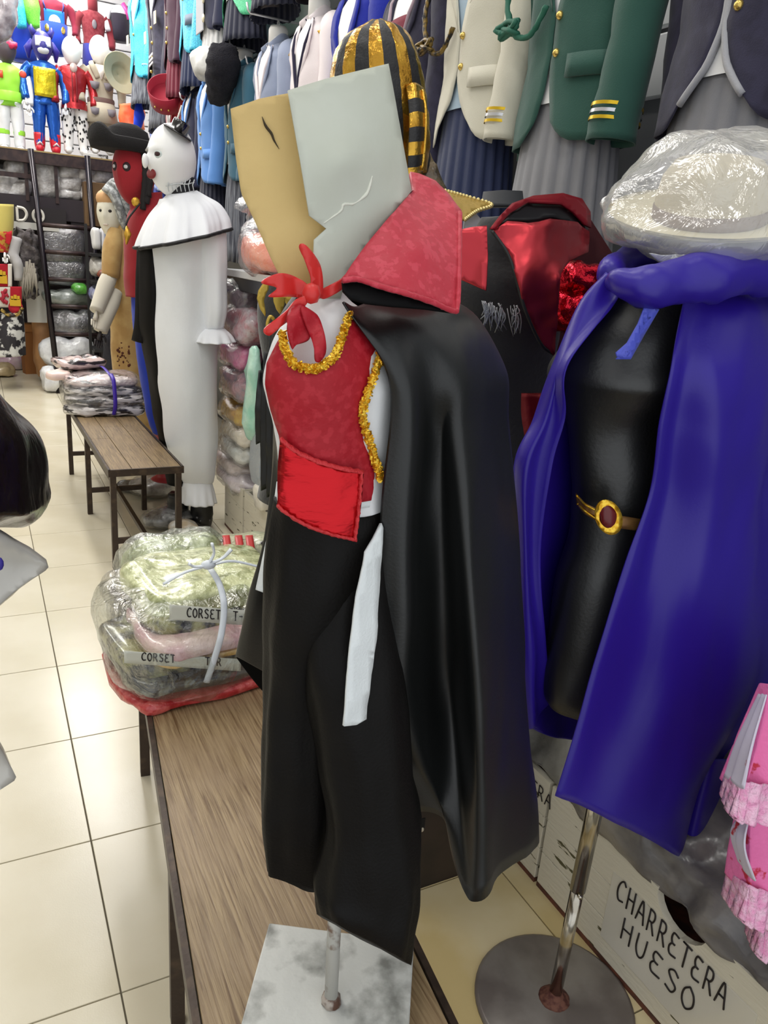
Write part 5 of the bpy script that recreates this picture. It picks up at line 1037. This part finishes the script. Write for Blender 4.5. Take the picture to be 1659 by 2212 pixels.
# blue, yellow and red suit with blue hood
t, q, h = kid('child_costume', 'child mannequin in shiny blue suit with yellow chest, red boots and a blue hood', 104, 72, 329, KY, bfoil, bfoil, rboot, bfoil, glove=M((226, 226, 230), rough=.5), headmat=M((44, 40, 120), rough=.5, bump=.3, bs=40))
build('chest_panel', MB().grid([[q(x * .095, -.083 - .012 * math.cos(x * 1.4), z) for x in np.linspace(-1, 1, 10)] for z in np.linspace(.46, .70, 10)]), yfoil, t, solid=.006, wr=(.006, 22), label='shiny yellow chest panel')
build('hood_visor', MB().grid([[q(.064 * x, -.085 - .02 * math.cos(x * 1.5), .90 + .05 * z) for x in np.linspace(-1, 1, 10)] for z in np.linspace(-.6, 1, 6)]), M((214, 216, 230), rough=.4), t, solid=.006, label='pale visor panel')
build('hood_chin', MB().ell(q(0, -.075, .845), (.052 * h, .036 * h, .042 * h), 16), M((190, 190, 192), rough=.5), t)
for s in (-1, 1):
    build('hood_ear', MB().tube([q(s * .06, 0, .97), q(s * .09, .0, 1.02), q(s * .085, 0, 1.05)], [.03 * h, .022 * h, .006 * h], 10), M((44, 40, 130), rough=.5), t)
    build('hood_spine', MB().tube([q(s * .07, .03, .92), q(s * .12, .05, .86), q(s * .115, .06, .78)], [.035 * h, .035 * h, .01 * h], 10), M((44, 38, 140), rough=.5), t)
    build('boot_stripe', MB().tube([q(s * .05, -.055, .055), q(s * .072, -.088, .075), q(s * .092, -.055, .055)], .010 * h, 8), M((226, 222, 222), rough=.5), t)
# red shiny vest and spotted trousers
t, q, h = kid('child_costume', 'white headed child mannequin in red metallic vest and black spotted white trousers', 165, 82, 333, KY, rfoil, dots, None, rfoil, hands=False)
sp = MB(); rr = random.Random(3)
for s in (-1, 1):
    for k in range(34):
        z = rr.uniform(.04, .43); a = rr.uniform(-1.3, 1.3); r_ = np.interp(z, [.02, .16, .3, .44], [.043, .051, .061, .068]); r_ *= 1.0
        p = q(s * np.interp(z, [.05, .3, .44], [.068, .062, .052]) + r_ * math.sin(a), -r_ * math.cos(a), z); sp.ell(p, (.010, .004, .012), 7)
build('spots', sp, M((30, 28, 30), rough=.8), t, kind='stuff', label='black spots')
for dx in (-.018, .018): build('front_seam', MB().tube([q(dx, -.082, .45), q(dx, -.09, .6), q(dx, -.075, .71)], .006, 6, True, 12), M((120, 24, 32), rough=.4), t)
build('heart_brooch', MB().ell(q(0, -.075, .735), (.034, .014, .04), 14), M((206, 176, 170), rough=.35, metal=.4), t); build('vest_tail', MB().lathe(q(0, 0, .385), [(.120 * h, 0), (.116 * h, .05)], 24, caps=False), rfoil, t)
# khaki explorer
t, q, h = kid('child_costume', 'white headed child mannequin in khaki explorer jacket with dark pocket flaps', 222, 80, 333, KY + .02, khaki, khaki, None, khaki, hands=False, wide=1.05)
build('collar', MB().tube([q(-.03, -.07, .64), q(-.075, -.065, .74), q(-.06, .02, .78), q(.06, .02, .78), q(.075, -.065, .74), q(.03, -.07, .64)], .016 * h, 8, True, 30, flat=1.5), khaki, t)
build('shirt_front', MB().grid([[q(-.045, -.088, .75), q(.045, -.088, .75)], [q(-.004, -.098, .63), q(.004, -.098, .63)]]), skinw, t, solid=.004)
build('jacket_skirt', MB().lathe(q(0, 0, .26), [(.15 * h, 0), (.138 * h, .09), (.122 * h, .17)], 28, caps=False), khaki, t, solid=.004)
build('belt', MB().lathe(q(0, 0, .435), [(.121 * h, 0), (.124 * h, .02), (.121 * h, .04)], 28, caps=False), cloth((112, 88, 84)), t)
for x, z in ((-.062, .585), (.062, .585)): build('pocket_flap', MB().grid([[q(x - .045, -.086, z + .02), q(x, -.092, z + .022), q(x + .045, -.086, z + .02)], [q(x - .03, -.092, z - .03), q(x, -.1, z - .05), q(x + .03, -.092, z - .03)]]), pock, t, solid=.006)
for x, z in ((-.075, .36), (.075, .36)): build('pocket_flap', MB().grid([[q(x - .04, -.128, z + .02), q(x, -.132, z + .022), q(x + .04, -.128, z + .02)], [q(x - .03, -.142, z - .03), q(x, -.148, z - .045), q(x + .03, -.142, z - .03)]]), pock, t, solid=.006)
c_ = P(262, 158, 8.22); Rk = rot('Z', .35) @ rot('X', PI / 2 - .15)
solo('sun_hat', MB().lathe(c_, [(.175, .012), (.168, .0), (.10, .0), (.088, -.05), (.06, -.062), (.001, -.064)], 36, Rk, caps=False), cloth((166, 152, 124)), 'round khaki brimmed hat hung beside the explorer child mannequin', 'hat', solid=.006)
# upper row, hung on the back slatwall
UY = 8.85; ug = 'hung child costumes on the back slatwall'
t, q, h = kid('hung_costume', 'maroon shirt with blue bib overall and white chest disc, upper row', 122, -52, 165, UY, maroon, cloth((26, 70, 190)), None, maroon, headless=True, legless=True, glove=M((226, 226, 226), rough=.6), group=ug, wide=1.25)
build('bib', MB().grid([[q(x * .105, -.092 - .01 * math.cos(x), z) for x in np.linspace(-1, 1, 8)] for z in np.linspace(.44, .64, 8)]), cloth((22, 96, 206)), t, solid=.005)
build('chest_disc', MB().lathe(q(.0, -.108, .53), [(.06 * h, 0), (.06 * h, .012), (.0, .014)], 28, rot('X', PI / 2)), M((232, 228, 226), rough=.5), t)
for s in (-1, 1):
    build('strap', MB().tube([q(s * .085, -.095, .63), q(s * .105, -.07, .70), q(s * .10, .0, .745)], .018 * h, 8, flat=.4), cloth((40, 50, 120)), t)
    build('button', MB().ell(q(s * .07, -.11, .455), (.032, .014, .036), 12), goldb, t)
build('overall_legs', MB().lathe(q(0, 0, .22), [(.11 * h, 0), (.135 * h, .12), (.145 * h, .25)], 24), cloth((26, 60, 170)), t)
t, q, h = kid('hung_costume', 'dark red child bodysuit on a red dress form with blue side panels, upper row', 207, -30, 200, UY, cloth((112, 34, 44), col2=(126, 50, 58), cs=40), cloth((110, 34, 44)), None, cloth((112, 34, 44)), headless=True, legless=True, hands=False, group=ug)
build('neck', MB().tube([q(0, 0, .74), q(0, 0, .9)], .05 * h, 14), cloth((112, 34, 44)), t); build('grey_print', MB().ell(q(.0, -.082, .63), (.022, .008, .04), 10), M((110, 104, 110), rough=.7), t)
build('hip_panel', MB().lathe(q(0, 0, .18), [(.12 * h, 0), (.125 * h, .1), (.112 * h, .24)], 24), cloth((36, 40, 120)), t)
t, q, h = kid('hung_costume', 'white blouse with black bodice and pink scarf hung in the upper row', 262, -30, 150, UY, satin((222, 220, 226)), dots, None, satin((222, 220, 226)), headless=True, legless=True, hands=False, group=ug)
build('bodice', MB().lathe(q(0, 0, .34), [(.12 * h, 0), (.118 * h, .1), (.126 * h, .22)], 24), cloth((36, 30, 44)), t, solid=.004); build('scarf', MB().tube([q(.03, -.08, .78), q(.08, -.1, .7), q(.10, -.09, .60)], .03 * h, 8), satin((200, 70, 150)), t)
t, q, h = kid('hung_costume', 'white blouse with blue skirt and green and turquoise sleeves at the left, upper row', 52, -40, 150, UY, wsh, dots, None, wsh, headless=True, legless=True, group=ug)
build('skirt', MB().lathe(q(0, 0, .10), [(.17 * h, 0), (.14 * h, .16), (.11 * h, .34)], 24), cloth((24, 56, 170)), t)
for px, mm in ((38, turq), (66, M((90, 190, 50), rough=.5, col2=(120, 214, 70), cs=140, bump=.3, bs=200))):
    build('glitter_sleeve', MB().tube([P(px - 6, -20, UY - .16), P(px, 20, UY - .17), P(px + 10, 60, UY - .18)], [.07, .085, .04], 14, True, 14), mm, t)
solo('plastic_garment_cover', MB().loft([(-30, -30, 40, -30, 7.6, .1), (-40, 40, 38, 40, 7.6, .12), (-30, 80, 24, 78, 7.6, .09), (-20, 96, 4, 96, 7.6, .04)], 28, 24), M((118, 110, 116), rough=.25, col2=(160, 154, 158), cs=10, bump=.6, bs=20, coat=.5), 'grey plastic covered garment at the top left corner', 'garment', wr=(.02, 10))
solo('fabric_rose', MB().ell(P(22, 98, 8.3), (.05, .05, .045), 16), M((190, 36, 80), rough=.6, bump=.8, bs=40), 'red pink fabric rose above the green padded suit', 'flower', wr=(.02, 30))
solo('safety_vest', MB().loft([(258, 225, 312, 225, 8.2, .06), (258, 280, 312, 280, 8.2, .07)], 24, 12), M((226, 84, 40), rough=.5, col2=(240, 130, 80), cs=8), 'bright orange folded vest behind the sun hat', 'vest', wr=(.015, 14))
solo('blue_cloth', MB().loft([(292, 216, 304, 216, 7.9, .05), (288, 250, 312, 250, 7.9, .05), (292, 280, 306, 282, 7.9, .03)], 20, 14), cloth((20, 56, 190)), 'royal blue cloth hanging below the grey pleated skirt', 'cloth', wr=(.01, 14))
solo('shoe_box', MB().box(P(206, 340, 8.25), (.10, .10, .022)), M((206, 204, 200), rough=.4, col2=(60, 56, 54), cs=12, lo=.55, hi=.6), 'flat white box lying at the mezzanine edge', 'box', smooth=False, bevel=.004)

# ================================================================ UNDER THE MEZZANINE
# heraldic tabard
tb = thing('heraldic_tabard', 'yellow and red tabard with castle and lion quarters over a patterned skirt at the left', 'costume', P(30, 790, 7.9))
TY = 7.9
build('yellow_top', MB().loft([(-20, 440, 30, 442, TY, .07), (-24, 480, 30, 482, TY, .08), (-22, 525, 26, 525, TY, .08)], 24, 14), cloth((190, 176, 96)), tb)
build('gold_waist', MB().loft([(-22, 500, 27, 500, TY, .082), (-20, 545, 22, 545, TY, .084)], 24, 8), cloth((176, 130, 50), col2=(170, 40, 40), cs=22, lo=.5, hi=.55), tb)
build('red_yoke', MB().sheet([(14, 502), (26, 498), (26, 515), (20, 530), (12, 524)], TY - .09, 6), cloth((176, 30, 40)), tb, solid=.004)
def quarter(x0, y0, x1, y1, mm): return build('quarter', MB().sheet([(x0, y0), (x1, y0), (x1, y1), (x0, y1)], lambda x, y: TY - .085 - .0004 * (x + 25) * 0, 7), mm, tb, solid=.004)
cream = cloth((212, 206, 196)); red_h = cloth((164, 24, 40)); gold_h = cloth((200, 160, 44))
a_ = quarter(-16, 570, 17, 619, red_h); quarter(-16, 620, 22, 664, cream); c_q = quarter(22, 619, 47, 664, red_h); quarter(17, 570, 26, 619, cream)
for (ox, oy, s) in ((1, 606, 1.0), (33, 656, .85)):
    cs_ = MB(); Yq = TY - .094
    for (dx, dy, w_, h_) in ((0, 0, 22, 14), (0, -13, 6, 10), (-8, -12, 5, 7), (8, -12, 5, 7)):
        cs_.box(P(ox + dx * s, oy + (dy - 3) * s, Yq), (w_ * s * .0024, .004, h_ * s * .0026))
    build('castle', cs_, gold_h, a_ if s == 1 else c_q, smooth=False, label='gold castle emblem')
lion = MB()
for o_ in ([(10, 655), (4, 648), (8, 640), (6, 632), (2, 630)], [(8, 640), (15, 636), (18, 642)], [(6, 634), (12, 628), (14, 624)], [(4, 648), (-4, 640)], [(8, 648), (14, 652), (14, 658)]): lion.tube([P(x, y, TY - .094) for x, y in o_], [.012, .018, .010], 6)
build('lion', lion, M((160, 30, 50), rough=.8), tb, label='red lion emblem')
build('round_end', MB().lathe(P(34, 664, TY - .086), [(.060, 0), (.060, .006), (0, .007)], 28, rot('X', PI / 2)), red_h, tb)
build('jewelled_belt', MB().tube([P(x, y, TY - .10) for x, y in ((2, 668), (14, 678), (28, 682), (42, 676), (48, 664))], .016, 8, True, 24), M((176, 150, 80), rough=.3, metal=.6, col2=(40, 32, 30), cs=30), tb)
build('patterned_skirt', MB().loft([(0, 678, 50, 672, TY, .10), (-14, 720, 54, 718, TY, .14), (-20, 768, 56, 765, TY, .16)], 40, 24, lambda th, t: .04 * math.sin(14 * th) * t), M((30, 26, 32), rough=.7, col2=(196, 196, 192), cs=11, lo=.5, hi=.54), tb)
hn = MB(); hand(hn, P(10, 545, TY - .08), (.0, -.05, -1), .10, .3); build('hand', hn, skinw, tb)
gj = thing('grey_ragged_costume', 'shaggy grey costume hanging between the tabard and the ladder', 'costume', P(55, 640, 8.0))
build('body', MB().loft([(36, 495, 72, 500, 8.0, .08), (28, 520, 82, 520, 8.0, .12), (34, 570, 80, 570, 8.0, .11), (38, 620, 82, 625, 8.0, .11), (44, 640, 74, 645, 8.0, .08)], 36, 40), M((106, 100, 100), rough=.9, col2=(70, 64, 66), cs=14, bump=.8, bs=60), gj, wr=(.05, 16))
build('sleeve', MB().tube([P(34, 515, 7.92), P(28, 550, 7.88), P(38, 570, 7.86), P(40, 606, 7.86)], [.06, .05, .045, .035], 12, True, 16), M((168, 166, 166), rough=.7), gj, wr=(.01, 20))
rg = MB(); rr = random.Random(8)
for k in range(40):
    x = 44 + rr.random() * 34; y = 560 + rr.random() * 40; rg.tube([P(x, y, 7.86), P(x + rr.uniform(-4, 4), y + 30, 7.86), P(x + rr.uniform(-6, 6), y + 52, 7.88)], [.008, .006, .002], 4)
build('rag_strips', rg, M((140, 134, 122), rough=.9), gj, kind='stuff')
wbz = bagged((200, 200, 204), (236, 238, 240), cs=9, coat=.3)
solo('white_board', MB().box(P(78, 652, 8.15), (.085, .008, .19)), M((206, 204, 196), rough=.7), 'plain white board leaning behind the brown bin', 'board', smooth=False)
brn = thing('brown_bin', 'tall brown cardboard bin standing left of the ladder', 'bin', PZ(66, 806, 0))
bb_ = PZ(66, 806, 0)
build('bin_body', MB().lathe(bb_, [(.085, 0), (.10, .44), (.0, .44)], 4, rot('Z', PI / 4 + .2)), M((150, 96, 48), rough=.8), brn, smooth=False)
build('bin_rim', MB().lathe(bb_ + np.array([0, 0, .43]), [(.112, 0), (.114, .075), (.098, .075), (.0, .06)], 4, rot('Z', PI / 4 + .2)), M((166, 110, 58), rough=.8), brn, smooth=False)
bag('bag', P(95, 745, 8.3) * [1, 1, 0] + [0, 0, .36], (.10, .10, .34), M((176, 130, 84), rough=.5, col2=(150, 104, 64), cs=5, bump=.3, bs=20), 'tan padded bag standing between the bin and the ladder', wr=.02, e=.7)
bag('bag', P(150, 765, 7.85) * [1, 1, 0] + [0, .1, .33], (.24, .16, .15), wbz, 'large white plastic bag behind the lowest ladder rungs', wr=.04, s=7)
bag('bag', P(112, 795, 7.75) * [1, 1, 0] + [0, 0, .12], (.10, .12, .13), wbz, 'white plastic bag on the floor at the ladder foot', wr=.03, s=9)
bag('bag', P(165, 705, 7.95) * [1, 1, 0] + [0, .1, .60], (.20, .14, .11), bagged((176, 172, 172), (50, 44, 48), cs=10), 'grey bag with dark and pink contents mid height behind the ladder', wr=.03, shell=CLG)
bag('bag', P(150, 648, 7.95) * [1, 1, 0] + [0, .15, .83], (.22, .14, .07), bagged((170, 176, 172), (120, 128, 120), cs=10), 'grey green flat bag behind the middle ladder rungs', wr=.03)
bag('bag', P(176, 635, 7.9) * [1, 1, 0] + [0, .1, .92], (.07, .08, .05), bagged((70, 150, 50), (110, 190, 80), cs=14), 'small bright green bag behind the ladder', wr=.02)
bag('bag', P(138, 515, 8.0) * [1, 1, 0] + [0, .2, 1.30], (.19, .12, .17), bagged((120, 108, 104), (90, 80, 80), cs=10), 'grey brown packed bag at the upper ladder rungs', wr=.02, e=.5, shell=CLG)
bag('bag', P(140, 580, 8.0) * [1, 1, 0] + [0, .2, 1.05], (.19, .12, .11), bagged((108, 98, 94), (80, 72, 72), cs=10), 'grey brown packed bag one rung lower', wr=.02, e=.5, shell=CLG)
for k, (x0, x1, y0, y1, c_, lab) in enumerate(((198, 216, 490, 540, (206, 206, 204), 'white folded clothes standing beside the pale mask, leftmost'), (216, 226, 492, 545, (196, 196, 200), 'white folded clothes beside the pale mask, middle'), (226, 238, 480, 545, (150, 170, 206), 'pale blue folded clothes beside the pale mask'))):
    q = P((x0 + x1) / 2, (y0 + y1) / 2, 7.5); a = P(x0, y0, 7.5); b_ = P(x1, y1, 7.5)
    solo('folded_clothes', pillow(MB(), q, ((b_[0] - a[0]) / 2, .10, (a[2] - b_[2]) / 2), e=.4), cloth(c_), lab, 'clothes', 'folded clothes by the pale mask', wr=(.01, 12))
sr_ = thing('small_shelf', 'small dark shelf frame carrying folded clothes behind the coat figure', 'shelf', P(222, 790, 7.5) * [1, 1, 0])
for z in (P(220, 546, 7.5)[2], P(220, 605, 7.5)[2], .45):
    build('shelf_board', MB().box((P(222, 600, 7.5)[0] + .05, 7.5, z - .02), (.16, .14, .012)), black, sr_, smooth=False)
for s in (-1, 1): build('shelf_post', MB().box((P(222, 600, 7.5)[0] + .05 + s * .17, 7.55, .75), (.012, .012, .75)), black, sr_, smooth=False)
bag('bag', P(218, 575, 7.5), (.10, .10, .09), bagged((206, 204, 200), (160, 156, 150), cs=9), 'white crumpled clothes bag on the small shelf', wr=.03)
bag('bag', P(228, 592, 7.42), (.07, .07, .035), bagged((190, 104, 80), (90, 70, 70), cs=16), 'orange brown clothes on the small shelf', wr=.02)
bag('bag', P(215, 632, 7.5), (.09, .10, .07), bagged((110, 116, 170), (170, 172, 190), cs=12), 'blue grey clothes bag low on the small shelf', wr=.03)
solo('brown_cardboard_box', MB().box(P(206, 442, 8.0) + np.array([.03, .1, 0]), (.12, .10, .19)), M((104, 78, 48), rough=.8, col2=(90, 66, 40), cs=5), 'brown cardboard box high beside the grey hair', 'box', smooth=False, bevel=.004)
bag('bag', PZ(30, 800, .0) + [0, .1, .09], (.17, .13, .10), bagged((206, 160, 190), (224, 206, 210), cs=6), 'pink and white bag of clothes on the floor at the far left', wr=.04, s=8)
bag('bag', PZ(8, 815, .0) + [0, .05, .06], (.11, .10, .06), bagged((206, 186, 150), (190, 170, 130), cs=8), 'cream clothes bag on the floor at the left edge', wr=.03)
solo('dark_sack', MB().loft([(228, 690, 250, 690, 6.2, .05), (222, 740, 256, 740, 6.2, .09), (226, 830, 264, 830, 6.2, .12), (228, 925, 270, 925, 6.2, .12)], 24, 24), shag, 'dark sack standing on the floor behind the tan coat', 'sack', wr=(.015, 14))
solo('green_folder', MB().box(np.array([.60, 4.83, .475]), (.13, .07, .014), .1), M((176, 180, 160), rough=.5), 'pale green flat pack behind the packed stack', 'pack', smooth=False, bevel=.004)

# ================================================================ LEFT EDGE: hanging plastic
BY = 1.2
bgm = M((26, 18, 18), rough=.26, bump=.9, bs=22, spec=.6, coat=.3, stretch=(1, 1, .5))
solo('black_plastic_bag', MB().loft([(-170, 440, -150, 440, BY - .08, .012), (-190, 520, -130, 520, BY - .05, .03), (-300, 700, -90, 700, BY, .07), (-420, 800, -60, 800, BY, .10), (-430, 870, 12, 868, BY, .14), (-430, 930, 52, 925, BY, .16), (-430, 990, 74, 985, BY, .16), (-420, 1040, 92, 1060, BY, .15), (-380, 1090, 103, 1090, BY, .12), (-330, 1125, 86, 1112, BY, .08), (-300, 1140, 50, 1128, BY, .04)], 44, 50), bgm, 'full black plastic bag bulging in at the left edge', 'bag', wr=(.035, 8, 2))
clp = M((196, 192, 184), rough=.3, col2=(176, 172, 166), cs=5, bump=.25, bs=14, coat=.4)
t = thing('clear_packet', 'pale translucent plastic packet corner pointing right below the black bag', 'packet', P(-100, 1310, 1.1))
build('packet', MB().sheet([(-220, 1140), (-20, 1142), (12, 1158), (64, 1190), (100, 1214), (104, 1222), (98, 1230), (40, 1272), (0, 1306), (-60, 1330), (-220, 1340)], lambda x, y: 1.1 + .03 * math.sin(y / 60.) + .0001 * (100 - x) * .3, 16), clp, t, wr=(.004, 20), solid=.014)
build('blue_print', MB().ell(P(-2, 1218, 1.075), (.006, .003, .010), 10), M((60, 50, 150), rough=.5), t)
solo('plastic_packet', MB().sheet([(-220, 1570), (-12, 1592), (8, 1625), (34, 1676), (30, 1684), (-10, 1712), (-220, 1730)], lambda x, y: 1.0 + .02 * math.sin(y / 50.), 16), clp, 'pale plastic packet tip low at the left edge', 'packet', wr=(.004, 20), solid=.012)

# ================================================================ DARK CRATE behind the stand, PINK DRESSES at the right
db = thing('dark_box', 'dark brown wooden box with hand slot standing behind the black cape', 'box', (.86, 1.30, 0))
dkm = M((34, 25, 21), rough=.5, col2=(48, 36, 30), cs=12)
build('front_panel', MB().box((.835, 1.21, .19), (.115, .008, .19), .0), dkm, db, smooth=False, bevel=.002)
for s in (-1, 1): build('side_panel', MB().box((.835 + s * .108, 1.30, .19), (.007, .082, .19)), dkm, db, smooth=False)
build('back_panel', MB().box((.835, 1.392, .19), (.115, .008, .19)), dkm, db, smooth=False)
q = P(913, 1783, 1.2)
build('hand_slot', MB().box((q[0], 1.2015, q[2]), (.006, .001, .018)), M((8, 6, 6), rough=.9), db, smooth=False); build('slot_chip', MB().ell((q[0], 1.200, q[2] - .012), (.005, .003, .006), 10), M((190, 180, 160), rough=.7), db)
pk = M((240, 120, 178), rough=.7, col2=(196, 40, 66), cs=26, lo=.62, hi=.66, bump=.2, bs=120); pw = M((214, 206, 222), rough=.7, col2=(190, 50, 58), cs=24, lo=.62, hi=.66); lace = M((240, 160, 200), rough=.8, col2=(246, 196, 220), cs=70, bump=1, bs=90)
def ruffle(rows, mm, parent, name='ruffle', f=9, amp=.012):
    return build(name, MB().patch(rows, 60, 26, fold=lambda u, v: (0, amp * (.3 + v) * math.sin(f * 2 * PI * u), .3 * amp * v * math.cos(f * 2 * PI * u))), mm, parent, solid=.002)
def pdress(label, dx, dY, s):
    t = thing('ruffled_dress', label, 'dress', P(1660 + dx, 2060, .60 + dY), 'pink ruffled dresses at the right edge')
    Yd = .60 + dY; e = lambda x, y, d=0: (x + dx, y + s, Yd + d)
    ruffle([[e(1640, 1480), e(1680, 1470, -.02), e(1760, 1460, .02), e(1840, 1460, .05)], [e(1600, 1580), e(1660, 1580, -.03), e(1760, 1580, -.02), e(1840, 1570, .05)], [e(1562, 1690), e(1620, 1712, -.04), e(1740, 1720, -.02), e(1840, 1700, .05)]], pk, t, 'skirt_layer', 4, .010)
    ruffle([[e(1640, 1500, -.01), e(1655, 1500, -.03)], [e(1596, 1600, -.01), e(1622, 1610, -.05)], [e(1572, 1680, -.01), e(1600, 1700, -.05)]], pw, t, 'white_panel', 2, .006)
    ruffle([[e(1566, 1672), e(1620, 1690, -.05), e(1740, 1700, -.03), e(1840, 1690, .05)], [e(1562, 1720, -.01), e(1600, 1775, -.06), e(1730, 1770, -.04), e(1840, 1750, .05)]], lace, t, 'lace_ruffle', 12, .007)
    ruffle([[e(1590, 1745, .0), e(1640, 1755, -.04), e(1740, 1760, -.02), e(1840, 1760, .05)], [e(1575, 1830), e(1640, 1860, -.05), e(1740, 1860, -.02), e(1840, 1850, .05)], [e(1570, 1890), e(1640, 1940, -.06), e(1740, 1940, -.03), e(1840, 1930, .05)]], pk, t, 'skirt_layer', 4, .010)
    ruffle([[e(1600, 1760, -.02), e(1618, 1760, -.05)], [e(1582, 1800, -.02), e(1606, 1830, -.065)], [e(1600, 1860, -.03), e(1625, 1900, -.07)]], pw, t, 'white_panel', 2, .006)
    ruffle([[e(1570, 1880), e(1640, 1920, -.06), e(1740, 1930, -.03), e(1840, 1920, .05)], [e(1566, 1940), e(1620, 2000, -.07), e(1730, 2010, -.04), e(1840, 2000, .05)]], lace, t, 'lace_ruffle', 12, .008)
    ruffle([[e(1622, 1940, -.02), e(1670, 1970, -.05), e(1740, 1970, -.03), e(1840, 1960, .05)], [e(1618, 2020, -.02), e(1650, 2075, -.07), e(1740, 2075, -.04), e(1840, 2060, .05)]], lace, t, 'lace_ruffle', 12, .008)
    return t
pdress('pink and white spattered lace dress hanging at the lower right edge', 0, 0, 0)
